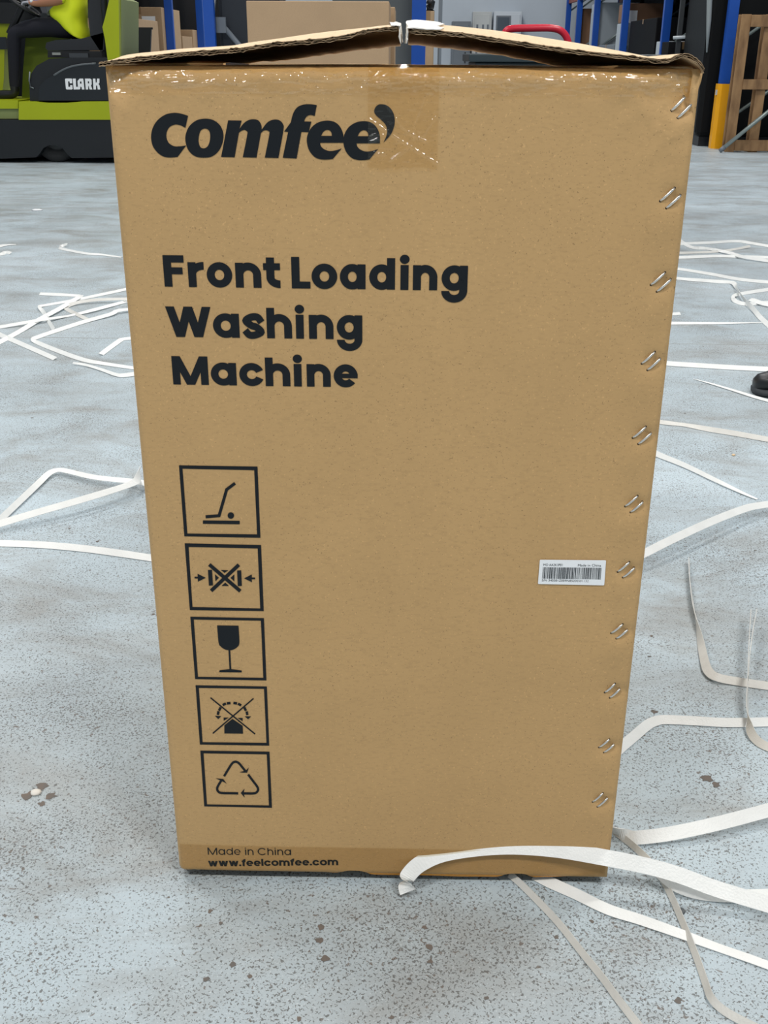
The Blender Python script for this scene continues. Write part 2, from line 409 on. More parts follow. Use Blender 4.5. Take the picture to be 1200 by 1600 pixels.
# --- flaps. profile: front edge in the picture's plane y=0
def flap(name, prof, fold, depth, scrap):
    """prof: (x,z) of the upper face along the front edge; fold: how far the front lip droops at each point"""
    P = crom([(p[0], p[1], f) for p, f in zip(prof, fold)], 14)
    TH = 0.0034
    rows = [0.0, 0.003, 0.010, 0.022, 0.040, 0.08, 0.25, depth]
    bm = bmesh.new(); top = []; bot = []
    for j, y in enumerate(rows):
        ta = []; tb = []
        for i, (x, z, f) in enumerate(P):
            rag = 0.0016*noise.noise(Vector((x*90, 1.7, z*20))) + 0.0012*noise.noise(Vector((x*260, 4.7, 0))) if j == 0 else 0
            k = max(0.0, 1 - y/0.034)**1.6
            zz = z + f*(1-k)
            sag = -0.011*(y/depth)*min(1, abs(z-HZ)/0.008)
            ta.append(bm.verts.new((x, y - 0.001 + rag, zz + sag)))
            tb.append(bm.verts.new((x, y + 0.001 + rag*0.6, zz - TH + 0.0015*noise.noise(Vector((x*70, y*3, 2.0))) + sag)))
        top.append(ta); bot.append(tb)
    n = len(P)
    for j in range(len(rows)-1):
        for i in range(n-1):
            bm.faces.new((top[j][i], top[j][i+1], top[j+1][i+1], top[j+1][i])); bm.faces.new((bot[j][i], bot[j+1][i], bot[j+1][i+1], bot[j][i+1]))
    for j in range(len(rows)-1):
        for i in (0, n-1): bm.faces.new((top[j][i], top[j+1][i], bot[j+1][i], bot[j][i]))
    for i in range(n-1): bm.faces.new((top[-1][i], top[-1][i+1], bot[-1][i+1], bot[-1][i]))
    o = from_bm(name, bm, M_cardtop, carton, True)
    # the cut front edge: crushed flutes between three liners
    bm = bmesh.new()
    for layer in range(5):
        wave = layer in (1, 3)
        a = []; c = []
        for i, (x, z, f) in enumerate(P):
            rag = 0.0016*noise.noise(Vector((x*90, 1.7, z*20))) + 0.0022*noise.noise(Vector((x*260, 4.7+layer, 0)))
            zt = z - TH*(layer/5.0) + (0.0006*math.sin(x*900+layer) if wave else 0.0012*noise.noise(Vector((x*110, layer*3.1, 0))) + 0.0008*noise.noise(Vector((x*420, layer*2.1, 0))))
            zb = zt - TH*(0.16 if not wave else 0.10)
            yy = -0.0022 + rag + (0.0012 if wave else 0)
            a.append((bm.verts.new((x, yy, zt)), bm.verts.new((x, yy, zb)), bm.verts.new((x, yy+0.004, zb)), bm.verts.new((x, yy+0.004, zt))))
        for p, q in zip(a, a[1:]):
            for k in range(4): bm.faces.new((p[k], q[k], q[(k+1) % 4], p[(k+1) % 4]))
        bm.faces.new(a[0]); bm.faces.new(a[-1][::-1])
    from_bm('torn_edge', bm, M_edge, o)
    # remains of white tape on the free end
    if scrap:
        x0, zt, f0 = P[-1] if scrap > 0 else P[0]
        bm = bmesh.new(); rowsv = []
        sgn = 1 if scrap > 0 else -1
        tipw = 0.006 if scrap > 0 else 0.026
        for j in range(26):
            y = -0.004 + (depth-0.05)*(j/25)**2
            ring = []
            for q in range(9):
                t = q/8.0
                nn = noise.noise(Vector((j*0.9, q*1.3, scrap)))
                k = max(0.0, 1 - max(y, 0)/0.034)**1.6
                lift = f0*(1-k)
                if t < 0.6:
                    xx = x0 - sgn*tipw*(0.6-t)/0.6*(1+0.3*nn); idx = min(range(len(P)), key=lambda i: abs(P[i][0]-xx)); zz = P[idx][1] + P[idx][2]*(1-k) + 0.0012 + 0.0006*nn
                else:
                    xx = x0 + sgn*(0.0022+0.002*nn + 0.001*(t-0.6)); zz = zt + lift + 0.001 - (t-0.6)/0.4*0.012*(1+0.5*nn)
                ring.append(bm.verts.new((xx, y + 0.001*nn, zz)))
            rowsv.append(ring)
        for a, c in zip(rowsv, rowsv[1:]):
            for q in range(8): bm.faces.new((a[q], a[q+1], c[q+1], c[q]))
        s_ = from_bm('tape_scrap', bm, M_scrap, o)
        md = s_.modifiers.new('film', 'SOLIDIFY'); md.thickness = 0.0007
    return o
def front(px, py): p = on_y(px, py, -0.001); return (p.x, p.z)
LPX = [(155, 97, 0), (170, 95, 4), (190, 92, 8), (233, 87, 8), (275, 82, 7.5), (317, 79, 7), (358, 76, 7), (380, 74, 9), (430, 66, 8), (480, 62, 11), (530, 56, 11), (575, 46, 6), (600, 43, 6), (621, 41, 6)]
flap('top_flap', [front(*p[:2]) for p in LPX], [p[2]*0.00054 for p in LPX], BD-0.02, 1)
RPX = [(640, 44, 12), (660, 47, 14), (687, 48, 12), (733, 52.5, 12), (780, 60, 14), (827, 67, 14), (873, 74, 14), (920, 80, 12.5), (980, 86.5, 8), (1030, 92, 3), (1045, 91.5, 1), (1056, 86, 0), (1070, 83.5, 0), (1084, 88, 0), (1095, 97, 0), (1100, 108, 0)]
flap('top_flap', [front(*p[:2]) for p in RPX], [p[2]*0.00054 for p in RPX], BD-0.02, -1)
# the two flaps that lie closed underneath
for y0, y1, up in ((0.012, 0.285, 1), (0.305, BD-0.008, -1)):
    bm = bmesh.new(); n = 8; A = []
    for i in range(13):
        x = -BW/2+0.008 + (BW-0.016)*i/12; row = []
        for k in range(n+1):
            t = k/n; y = y0 + (y1-y0)*t
            z = HZ - 0.005 + 0.004*math.sin(math.pi*t)*(0.4+0.6*math.sin(math.pi*i/12))
            row.append(bm.verts.new((x, y, z)))
        A.append(row)
    for a, c in zip(A, A[1:]):
        for k in range(n): bm.faces.new((a[k], a[k+1], c[k+1], c[k]))
    o = from_bm('inner_flap', bm, M_card, carton, True)
    md = o.modifiers.new('board', 'SOLIDIFY'); md.thickness = 0.004

# --- tape on the front face
CREASES = [[(574, 183), (605, 205), (640, 228), (684, 255)], [(620, 185), (630, 197), (642, 208), (667, 221)], [(663, 150), (655, 172), (647, 192), (643, 208)], [(681, 183), (671, 195), (660, 212)],
          [(597, 148), (603, 160), (611, 172)], [(638, 231), (625, 240), (610, 250)], [(586, 238), (596, 241), (600, 240)], [(604, 112), (592, 124), (595, 135)], [(592, 110), (578, 126)], [(612, 118), (609, 133)],
          [(645, 105), (646, 118), (648, 140)], [(672, 118), (678, 130), (681, 141)], [(668, 112), (666, 131)], [(578, 214), (590, 209), (600, 211)], [(578, 222), (592, 216)], [(780, 122), (792, 140), (797, 155)], [(1058, 108), (1062, 122), (1070, 145)],
          [(740, 121), (790, 124), (810, 130), (850, 131)], [(640, 126), (700, 127), (760, 128)], [(860, 112), (880, 122), (905, 121)], [(470, 118), (500, 125), (540, 121)], [(430, 113), (470, 113)], [(215, 120), (240, 122)]]
_r = random.Random(11)
for x_ in range(185, 1040, 62):     # the film buckles all along the top edge
    for y_, k_ in ((112, 0.5), (121, 1.0), (128, 1.0)):
        if _r.random() < 0.35*k_+0.35:
            a_ = x_+_r.uniform(-20, 20); CREASES.append([(a_, y_+_r.uniform(-2, 2)), (a_+_r.uniform(10, 22), y_+_r.uniform(-3, 3)), (a_+_r.uniform(28, 60), y_+_r.uniform(-2, 2))])
CRP = []
for c_ in CREASES:
    q_ = [on_y(*p) for p in crom(c_, 4)]; CRP.append([(p.x, p.z) for p in q_])
def ridge(x, z):
    h = 0.0
    for pl_ in CRP:
        if not (min(p[0] for p in pl_)-0.004 < x < max(p[0] for p in pl_)+0.004 and min(p[1] for p in pl_)-0.004 < z < max(p[1] for p in pl_)+0.004): continue
        d = 1.0
        for a, b_ in zip(pl_, pl_[1:]):
            ex, ez = b_[0]-a[0], b_[1]-a[1]; l2 = ex*ex+ez*ez+1e-12
            t = min(1, max(0, ((x-a[0])*ex+(z-a[1])*ez)/l2)); d = min(d, math.hypot(x-a[0]-t*ex, z-a[1]-t*ez))
        h = max(h, 0.0013*math.exp(-(d/0.0010)**2))
    return h
def film(name, x0, x1, z0, z1, nx, nz, m, off, wr=0.0, lower=None, wrap=0.0, seed=0.0):
    vv = []
    rows = nz + (5 if wrap else 0)
    for k in range(rows+1):
        for i in range(nx+1):
            x = x0 + (x1-x0)*i/nx
            if k <= nz:
                zl = z0 + (lower(x) if lower else 0.0)
                z = zl + (z1-zl)*k/nz
                y = yf(x, z) - off - wr*max(0, fbm(x, z, 60, seed)) - wr*0.6*abs(fbm(x*0.4, z*2.0, 150, seed+3)) - ridge(x, z)
            else:
                t = (k-nz)/5.0; z = z1 + 0.0022 + 0.0004*noise.noise(Vector((x*60, t, 0))); y = yf(x, z1) - off + wrap*t
            vv.append((x, y, z))
    ff = [(k*(nx+1)+i, k*(nx+1)+i+1, (k+1)*(nx+1)+i+1, (k+1)*(nx+1)+i) for k in range(rows) for i in range(nx)]
    return mesh(name, vv, ff, m, carton, True)
zt0 = on_y(400, 147).z
film('top_tape', -BW/2+0.003, BW/2-0.004, zt0, HZ, 420, 34, M_tape, 0.0006, 0.0013, None, 0.035, 1.0)
cx0, cx1 = on_y(575, 180).x, on_y(685, 180).x
film('patch_tape', cx0, cx1, on_y(630, 263).z, HZ, 110, 130, M_tape2, 0.0014, 0.0007, lambda x: 0.0015*noise.noise(Vector((x*160, 0, 0))) + 0.002*noise.noise(Vector((x*40, 5, 0))), 0.05, 6.0)
film('bottom_tape', -BW/2+0.004, BW/2-0.004, Z0+0.004, on_y(600, 1324).z, 160, 12, M_tape3, 0.0011, 0.0002, None, 0, 9.0)
# --- printing: flat ink laid on the board
_layer = [0]
def ink_bm(): return bmesh.new()
def ink_poly(bm, outer, holes=(), off=0.00035):
    """outer/holes are (x,z) lists on the board"""
    _layer[0] = (_layer[0]+1) % 12
    loops = [outer]+list(holes)
    tris = tessellate_polygon([[Vector((p[0], p[1], 0)) for p in l] for l in loops])
    allp = [p for l in loops for p in l]
    vs = [bm.verts.new((p[0], yf(p[0], p[1])-off-_layer[0]*0.00001, p[1])) for p in allp]
    for t in tris:
        try: bm.faces.new([vs[i] for i in t])
        except ValueError: pass
def to_plane(pts): return [(lambda v: (v.x, v.z))(on_y(p[0], p[1])) for p in pts]
def outline(pts, sub=5):
    """closed outline with corner flags (x,y,1); smooth elsewhere"""
    cs = [i for i, p in enumerate(pts) if len(p) > 2]
    if not cs: return crom([p[:2] for p in pts], sub, True)
    pts = pts[cs[0]:]+pts[:cs[0]]; out = []; seg = [pts[0][:2]]
    for p in pts[1:]+[pts[0]]:
        seg.append(p[:2])
        if len(p) > 2:
            out += crom(seg, sub)[:-1] if len(seg) > 2 else [seg[0]]
            seg = [p[:2]]
    return out
def line_poly(pts, w):
    """thick polyline with mitred joints"""
    P = [Vector(p[:2]) for p in pts]; L_ = []; R_ = []
    for i, p in enumerate(P):
        d1 = (P[i]-P[i-1]).normalized() if i > 0 else (P[1]-P[0]).normalized()
        d2 = (P[i+1]-P[i]).normalized() if i < len(P)-1 else d1
        n1 = Vector((-d1.y, d1.x)); n2 = Vector((-d2.y, d2.x)); m_ = (n1+n2).normalized(); k = (w/2)/max(0.35, m_.dot(n1))
        L_.append(tuple(p+m_*k)); R_.append(tuple(p-m_*k))
    return L_+R_[::-1]
def ring(cx, cy, rx, ry, a0=0, a1=360, n=40): return [(cx+rx*math.cos(math.radians(a0+(a1-a0)*i/n)), cy+ry*math.sin(math.radians(a0+(a1-a0)*i/n))) for i in range(n+(0 if abs(a1-a0) >= 360 else 1))]

# the logo, letter by letter (outlines in two tiles of the picture, 6x)
def T(l): return [(225+p[0]/6.0, 155+p[1]/6.0, *p[2:]) for p in l]
LC = [(415, 155, 1), (340, 133), (275, 128), (200, 145), (130, 195), (85, 265), (68, 350), (85, 440), (135, 505), (190, 538), (250, 546), (318, 540, 1), (398, 432, 1), (340, 441), (285, 440), (235, 410), (213, 360), (215, 310), (240, 262), (290, 238), (340, 243), (390, 268, 1)]
LO = [(570, 182), (650, 195), (715, 245), (745, 320), (740, 400), (705, 480), (640, 535), (560, 547), (480, 533), (420, 480), (392, 400), (393, 330), (425, 255), (490, 200)]
LOh = [(578, 275), (608, 290), (622, 330), (618, 390), (600, 438), (565, 460), (530, 447), (514, 400), (516, 350), (530, 300), (552, 280)]
LM = [(790, 198, 1), (917, 200, 1), (897, 278, 1), (930, 232), (975, 198), (1030, 187), (1075, 200), (1100, 240), (1105, 284, 1), (1150, 225), (1190, 198), (1235, 190), (1275, 200), (1305, 235), (1308, 290), (1262, 550, 1), (1134, 547, 1), (1176, 330), (1170, 300), (1145, 290), (1120, 296), (1098, 316, 1), (1057, 547, 1), (928, 543, 1), (970, 330), (965, 300), (945, 288), (920, 293), (892, 312, 1), (852, 543, 1), (725, 540, 1)]
LF = [(p[0]+1200, *p[1:]) for p in [(420, 55, 1), (402, 157, 1), (365, 148), (335, 155), (312, 180), (303, 208, 1), (370, 210, 1), (345, 308, 1), (277, 306, 1), (232, 555, 1), (102, 548, 1), (152, 306, 1), (115, 302, 1), (178, 215, 1), (190, 160), (210, 110), (245, 70), (300, 50), (360, 47)]]
LE = [(p[0]+1200, *p[1:]) for p in [(670, 408, 1), (668, 330), (640, 260), (590, 215), (520, 200), (440, 215), (375, 260), (335, 330), (328, 400), (350, 480), (400, 540), (460, 563), (520, 565), (572, 558, 1), (655, 460, 1), (600, 478), (540, 485), (490, 468), (460, 440), (450, 408, 1)]]
LEh = [(p[0]+1200, *p[1:]) for p in [(462, 343, 1), (480, 308), (510, 288), (540, 292), (558, 315), (562, 343, 1)]]
LQ = [(p[0]+1200, *p[1:]) for p in [(1020, 47), (1070, 55), (1115, 90), (1145, 150), (1150, 230), (1125, 310), (1085, 365), (1045, 405, 1), (1070, 350), (1080, 300), (1065, 240), (1020, 190), (975, 150), (958, 115), (970, 75), (995, 53)]]
sh = lambda l, dx, dy: [(p[0]+dx, p[1]+dy, *p[2:]) for p in l]
bm = ink_bm()
for o_, hs in ((LC, ()), (LO, (LOh,)), (LM, ()), (LF, ()), (LE, (LEh,)), (sh(LE, 342, 5), (sh(LEh, 342, 3),)), (LQ, ())):
    ink_poly(bm, to_plane(outline(T(o_))), [to_plane(outline(T(h))) for h in hs])
o = from_bm('printed_logo', bm, M_ink, carton); o['label'] = 'bold slanted black logo printed at the top'

# geometric sans lettering; each glyph fills [0,W] x baseline..cap(1)
XH = 0.79
def glyph(c, W, w):
    """returns list of (outer, holes)"""
    R = lambda x0, x1, y0, y1: ([(x0, y0), (x1, y0), (x1, y1), (x0, y1)], ())
    def O(x0, x1, y0, y1):
        cx, cy = (x0+x1)/2, (y0+y1)/2; return (ring(cx, cy, (x1-x0)/2, (y1-y0)/2), (ring(cx, cy, (x1-x0)/2-w, (y1-y0)/2-w*0.92),))
    def A(cx, cy, rx, ry, a0, a1): return (ring(cx, cy, rx, ry, a0, a1)+ring(cx, cy, rx-w, ry-w*0.95, a0, a1)[::-1], ())
    def D(x0, x1, hw, y0=0.0, y1=1.0): return ([(x0, y1), (x0+hw, y1), (x1+hw, y0), (x1, y0)], ())
    if c == 'F': return [R(0, w, 0, 1), R(w, W, 1-w*0.88, 1), R(w, W*0.92, 0.40, 0.40+w*0.85)]
    if c == 'L': return [R(0, w, 0, 1), R(w, W, 0, w*0.85)]
    if c == 'o': return [O(0, W, -0.01, XH+0.01)]
    if c in 'adg':
        g = [O(0, W-w*0.10, -0.01, XH+0.01)]
        if c == 'a': g.append(R(W-w, W, 0, XH))
        if c == 'd': g.append(R(W-w, W, 0, 1))
        if c == 'g': g += [R(W-w, W, -0.02, XH), A(W/2, -0.02, W/2, 0.37, 180, 360)]
        return g
    if c in 'nh': return [R(0, w, 0, XH if c == 'n' else 1.0), A(W/2, XH-0.39, W/2, 0.40, 0, 165), R(W-w, W, 0, XH-0.39)]
    if c == 'm':
        h = (W+w)/2
        return [R(0, w, 0, XH), A(h/2, XH-0.36, h/2, 0.37, 0, 165), R(h-w, h, 0, XH-0.36), A(h-w+h/2, XH-0.36, h/2, 0.37, 0, 165), R(W-w, W, 0, XH-0.36)]
    if c == 'r': return [R(0, w, 0, XH), A(W, XH-0.38, W*1.0, 0.39, 90, 175)]
    if c == 't':
        x0 = W*0.18; return [R(x0, x0+w, 0.30, 0.97), R(0, W, XH-w*0.84, XH), A(W, 0.34, W-x0, 0.34, 180, 270)]
    if c == 'f':
        x0 = W*0.20; return [R(x0, x0+w, 0, 0.74), R(0, W*0.95, XH-w*0.84, XH), A(W, 0.72, W-x0, 0.32, 90, 180)]
    if c == 'i': return [R(W/2-w/2, W/2+w/2, 0, XH), (ring(W/2, 0.97, w*0.60, w*0.56), ())]
    if c == 'l': return [R(W/2-w/2, W/2+w/2, 0, 1.02)]
    if c == '.': return [(ring(W/2, w*0.5, w*0.58, w*0.55), ())]
    if c == 'c': return [A(W*0.53, XH/2, W*0.53, XH/2+0.01, 24, 336)]
    if c == 'C': return [A(W*0.52, 0.5, W*0.52, 0.51, 38, 322)]
    if c == 'e':
        return [A(W/2, XH/2, W/2, XH/2+0.01, 0, 322), R(w*0.5, W-0.001, XH/2-w*0.30, XH/2+w*0.30)]
    if c == 's':
        q = crom([(W*0.90, XH*0.66), (W*0.72, XH-w*0.42), (W*0.42, XH-w*0.40), (W*0.16, XH*0.72), (W*0.40, XH*0.53), (W*0.66, XH*0.45), (W*0.86, XH*0.26), (W*0.58, w*0.40), (W*0.30, w*0.40), (W*0.10, XH*0.32)], 5)
        L_ = line_poly(q, w*0.92); h_ = len(q)
        return [([L_[i], L_[i+1], L_[2*h_-2-i], L_[2*h_-1-i]], ()) for i in range(h_-1)]
    if c == 'W':
        hw = w*1.12; q = W-hw; return [D(0, q*0.25, hw), D(q*0.5, q*0.25, hw), D(q*0.5, q*0.75, hw), D(q, q*0.75, hw)]
    if c == 'w':
        hw = w*1.08; q = W-hw; return [D(0, q*0.25, hw, 0, XH), D(q*0.5, q*0.25, hw, 0, XH), D(q*0.5, q*0.75, hw, 0, XH), D(q, q*0.75, hw, 0, XH)]
    if c == 'M':
        hw = w*1.1; m_ = W/2-hw/2; return [R(0, w, 0, 1), R(W-w, W, 0, 1), D(0, m_, hw), D(W-hw, m_, hw)]
    return []
def put_text(name, items, zl, zr, xl, xr, cap, wt, parent=carton):
    """items: (char, x0, x1) on the board"""
    bm = ink_bm()
    for (c, x0, x1) in items:
        zb = zl + (zr-zl)*(x0-xl)/(xr-xl)
        for (out_, holes) in glyph(c, (x1-x0)/cap, wt):
            f = lambda l: [(x0+p[0]*cap, zb+p[1]*cap) for p in l]
            o_ = f(out_)
            ink_poly(bm, o_, [f(h) for h in holes])
    return from_bm(name, bm, M_ink, parent)
def px_line(name, chars, ext, ybl, ybr, ytop, wt):
    xl, xr = ext[0][0], ext[-1][1]
    items = []
    for c, (a, b_) in zip(chars, ext):
        yy = ybl + (ybr-ybl)*((a+b_)/2-xl)/(xr-xl)
        items.append((c, on_y(a, yy-22).x, on_y(b_, yy-22).x))
    pl, pr = on_y(xl+4, ybl), on_y(xr, ybr)
    return put_text(name, items, pl.z, pr.z, items[0][1], items[-1][2], on_y(xl, ytop).z-pl.z, wt)
e1 = [(30, 185), (213, 332), (352, 543), (567, 760), (777, 903), (988, 1128), (1138, 1330), (1350, 1542), (1570, 1763), (1800, 1868), (1897, 2080), (2112, 2307)]
px_line('printed_line', 'FrontLoading', [(250+a/4.8, 250+b_/4.8) for a, b_ in e1], 447.3, 453.4, 398.3, 0.258)['label'] = 'bold black words Front Loading'
e2 = [(20, 284), (293, 447), (468, 590), (608, 755), (773, 830), (855, 998), (1018, 1167)]
px_line('printed_line', 'Washing', [(255+a/3.75, 255+b_/3.75) for a, b_ in e2], 525.6, 529.4, 478.3, 0.255)['label'] = 'bold black word Washing'
e3 = [(55, 265), (280, 430), (447, 585), (600, 745), (763, 816), (842, 982), (1000, 1140)]
px_line('printed_line', 'Machine', [(255+a/3.75, 255+b_/3.75) for a, b_ in e3], 600.0, 603.8, 555.7, 0.262)['label'] = 'bold black word Machine'
ADV = {'M': 1.12, 'a': .78, 'd': .78, 'e': .76, 'i': .20, 'n': .68, 'C': 1.0, 'h': .68, 'w': 1.08, '.': .22, 'f': .44, 'l': .24, 'c': .74, 'o': .80, 'm': 1.16, ' ': .22}
def flow_line(name, text, pl, pr, ytop, wt, gap):
    a, b_ = on_y(*pl), on_y(*pr); cap = on_y(pl[0], ytop).z - a.z
    tot = sum(ADV[c] for c in text) + gap*(len(text)-1); k = (b_.x-a.x)/tot; x = a.x; it = []
    for c in text:
        if c != ' ': it.append((c, x, x+ADV[c]*k))
        x += (ADV[c]+gap)*k
    return put_text(name, it, a.z, b_.z, a.x, b_.x, cap, wt)
flow_line('printed_line', 'Made in China', (325, 1335), (455, 1335.2), 1324, 0.12, 0.14)['label'] = 'thin black words Made in China'
flow_line('printed_line', 'www.feelcomfee.com', (325.7, 1353.2), (528.5, 1351.2), 1342.4, 0.235, 0.07)['label'] = 'bold black web address along the bottom'

# pictograms
TA = lambda l: [(250+p[0]/5.335, 700+p[1]/5.335, *p[2:]) for p in l]
TB = lambda l: [(270+p[0]/4.705, 940+p[1]/4.705, *p[2:]) for p in l]
def picto(label, tf, outer, inner, shapes):
    bm = ink_bm()
    ink_poly(bm, to_plane(tf(outer)), [to_plane(tf(inner))])
    for s in shapes: ink_poly(bm, to_plane([p[:2] for p in tf(s)]))
    o = from_bm('pictogram', bm, M_ink, carton); o['label'] = label
picto('square sign of a sack truck', TA, [(160, 140), (815, 148), (840, 740), (205, 732)], [(190, 168), (788, 178), (812, 712), (230, 708)],
      [line_poly([(383, 568), (495, 558), (558, 340), (628, 287)], 25), ring(593, 556, 27, 27), line_poly([(360, 612), (667, 614)], 28)])
picto('square sign of a crossed-out clamped box', TA, [(208, 790), (845, 800), (867, 1350), (250, 1347)], [(240, 820), (817, 828), (838, 1328), (272, 1322)],
      [line_poly([(413, 965), (672, 1185)], 30), line_poly([(660, 965), (428, 1185)], 30), line_poly([(419, 1010), (427, 1140)], 34), line_poly([(662, 1012), (668, 1142)], 34),
       [(510, 1010), (572, 1012), (540, 1034)], [(515, 1143), (578, 1143), (546, 1115)], [(460, 1045), (493, 1075), (465, 1105)], [(622, 1045), (590, 1075), (622, 1105)],
       line_poly([(290, 1075), (320, 1075)], 14), [(315, 1043), (383, 1076), (318, 1110)], line_poly([(765, 1078), (795, 1078)], 14), [(768, 1045), (704, 1078), (768, 1110)]])
picto('square sign of a wine glass', TB, [(130, 108), (672, 113), (690, 572), (165, 567)], [(155, 128), (650, 132), (667, 553), (186, 550)],
      [outline([(327, 170, 1), (485, 170, 1), (491, 295), (475, 328), (447, 346), (420, 352), (385, 346), (354, 325), (338, 295)]), line_poly([(417, 348), (425, 496)], 13),
       [(345, 500), (418, 491), (432, 491), (508, 500), (508, 514), (343, 514)]])
dash = []
for (x, y, ang) in [(335, 815, 80), (347, 785, 62), (380, 750, 30), (412, 742, 6), (460, 742, -6), (492, 752, -28), (533, 785, -62), (547, 815, -80)]:
    a = math.radians(ang); d = (math.cos(a)*13.5, -math.sin(a)*13.5); dash.append(line_poly([(x-d[0], y-d[1]), (x+d[0], y+d[1])], 18))
picto('square sign of a crossed-out tipping box', TB, [(168, 612), (693, 617), (710, 1053), (200, 1048)], [(192, 632), (672, 635), (690, 1033), (220, 1030)],
      [line_poly([(278, 703), (606, 968)], 10), line_poly([(595, 706), (295, 965)], 10), [(380, 905), (440, 857), (515, 908), (518, 966), (380, 965)],
       [(375, 848), (412, 848), (375, 872)], [(477, 850), (515, 850), (515, 875)], [(310, 835), (358, 838), (335, 860)], [(530, 838), (577, 838), (555, 860)]]+dash)
picto('square sign of three recycling arrows', TB, [(203, 1092), (712, 1097), (730, 1510), (232, 1503)], [(227, 1112), (692, 1117), (708, 1493), (252, 1488)],
      [line_poly(crom([(378, 1280), (408, 1230), (438, 1184), (463, 1172), (488, 1184), (512, 1212), (536, 1242)], 4), 17), [(490, 1248), (537, 1238), (560, 1213), (548, 1252), (520, 1252)],
       line_poly(crom([(555, 1265), (590, 1312), (620, 1352), (628, 1378), (614, 1399), (590, 1405), (555, 1405), (520, 1405)], 4), 17), [(528, 1370), (500, 1402), (530, 1437), (522, 1403)],
       line_poly(crom([(482, 1405), (420, 1404), (360, 1403), (335, 1392), (327, 1368), (342, 1336), (362, 1305)], 4), 17), [(315, 1295), (372, 1300), (397, 1333), (360, 1314)]])

# staples: wire bridge with two legs, and the holes they pierce
for (a, c) in STAPLES:
    for dx, dy in ((0, 0), (1, 1)):
        ddx, ddy = (9.8*dx*(1 - (a[1]-150)/4400), 11.5*dy*(1 - (a[1]-150)/3200))
        p, q = on_y(a[0]+ddx, a[1]+ddy), on_y(c[0]+ddx, c[1]+ddy)
        bm = bmesh.new(); n = 6; pts = []; yst = min(yf(p.lerp(q, k/6).x, p.lerp(q, k/6).z) for k in range(7))-0.0003
        for i in range(n+1):
            t = i/n; v = p.lerp(q, t); sag = 0.0016*math.sin(math.pi*t)
            pts.append((v.x, yst-0.5*sag, v.z))
        pts = [(pts[0][0], pts[0][1]+0.004, pts[0][2])]+pts+[(pts[-1][0], pts[-1][1]+0.004, pts[-1][2])]
        bm_tube(bm, pts, 0.00125, 8)
        o = from_bm('staple', bm, M_steel, carton, True)
        hb = bmesh.new()
        for v in (p, q):
            d = (q-p).normalized()*(0.0009 if v is q else -0.0009)
            r = [hb.verts.new((v.x+d.x+0.0012*math.cos(k), yf(v.x, v.z)-0.0006, v.z+d.z+0.0012*math.sin(k))) for k in [2*math.pi*i/8 for i in range(8)]]
            hb.faces.new(r)
        from_bm('staple_hole', hb, M_hole, o)

# serial label
def label_pt(u, v):   # u,v in 0..1 across the label
    q = [on_y(843, 872.5), on_y(946.5, 874), on_y(943.5, 913), on_y(840, 910.5)]
    p = (q[0]*(1-u)+q[1]*u)*(1-v)+(q[3]*(1-u)+q[2]*u)*v; return p
bm = bmesh.new(); R_ = []
for (cu, cv, a0) in ((0.985, 0.04, -90), (0.985, 0.96, 0), (0.015, 0.96, 90), (0.015, 0.04, 180)):
    for k in range(4):
        a = math.radians(a0+30*k); R_.append((cu+0.015*math.cos(a), cv+0.04*math.sin(a)))
def lab(bm, uv, off):
    vs = [bm.verts.new((lambda p: (p.x, yf(p.x, p.z)-off, p.z))(label_pt(*t))) for t in uv]; bm.faces.new(vs)
lab(bm, R_, 0.0009)
sticker = from_bm('serial_label', bm, M_label, carton); sticker['label'] = 'white paper barcode label'
bm = bmesh.new(); rnd = random.Random(3); u = 0.055
while u < 0.935:
    w_ = rnd.choice((0.005, 0.005, 0.010, 0.016)); lab(bm, [(u, 0.30), (u+w_, 0.30), (u+w_, 0.77), (u, 0.77)], 0.0011); u += w_ + rnd.choice((0.005, 0.006, 0.009))
from_bm('barcode', bm, M_bar, sticker)
def small_text(s, u0, u1, v_base, h):
    cu = bpy.data.curves.new('t', 'FONT'); cu.body = s; cu.size = 1.0
    to = bpy.data.objects.new('t', cu); COL.objects.link(to); bpy.context.view_layer.update()
    me = bpy.data.meshes.new_from_object(to.evaluated_get(bpy.context.evaluated_depsgraph_get())); bpy.data.objects.remove(to)
    xs_ = [v.co.x for v in me.vertices]; a, b_ = min(xs_), max(xs_)
    for v in me.vertices:
        p = label_pt(u0+(u1-u0)*(v.co.x-a)/(b_-a), v_base - h*v.co.y/0.72); v.co = (p.x, yf(p.x, p.z)-0.0011, p.z)
    me.name = 'label_text'; me.materials.clear(); link('label_text', me, M_bar, sticker)
small_text('MO AA2K3P01', 0.06, 0.35, 0.25, 0.10)
small_text('Made in China', 0.58, 0.93, 0.255, 0.10)
small_text('S/N 340381Z009N8520SS01132', 0.055, 0.76, 0.88, 0.09)

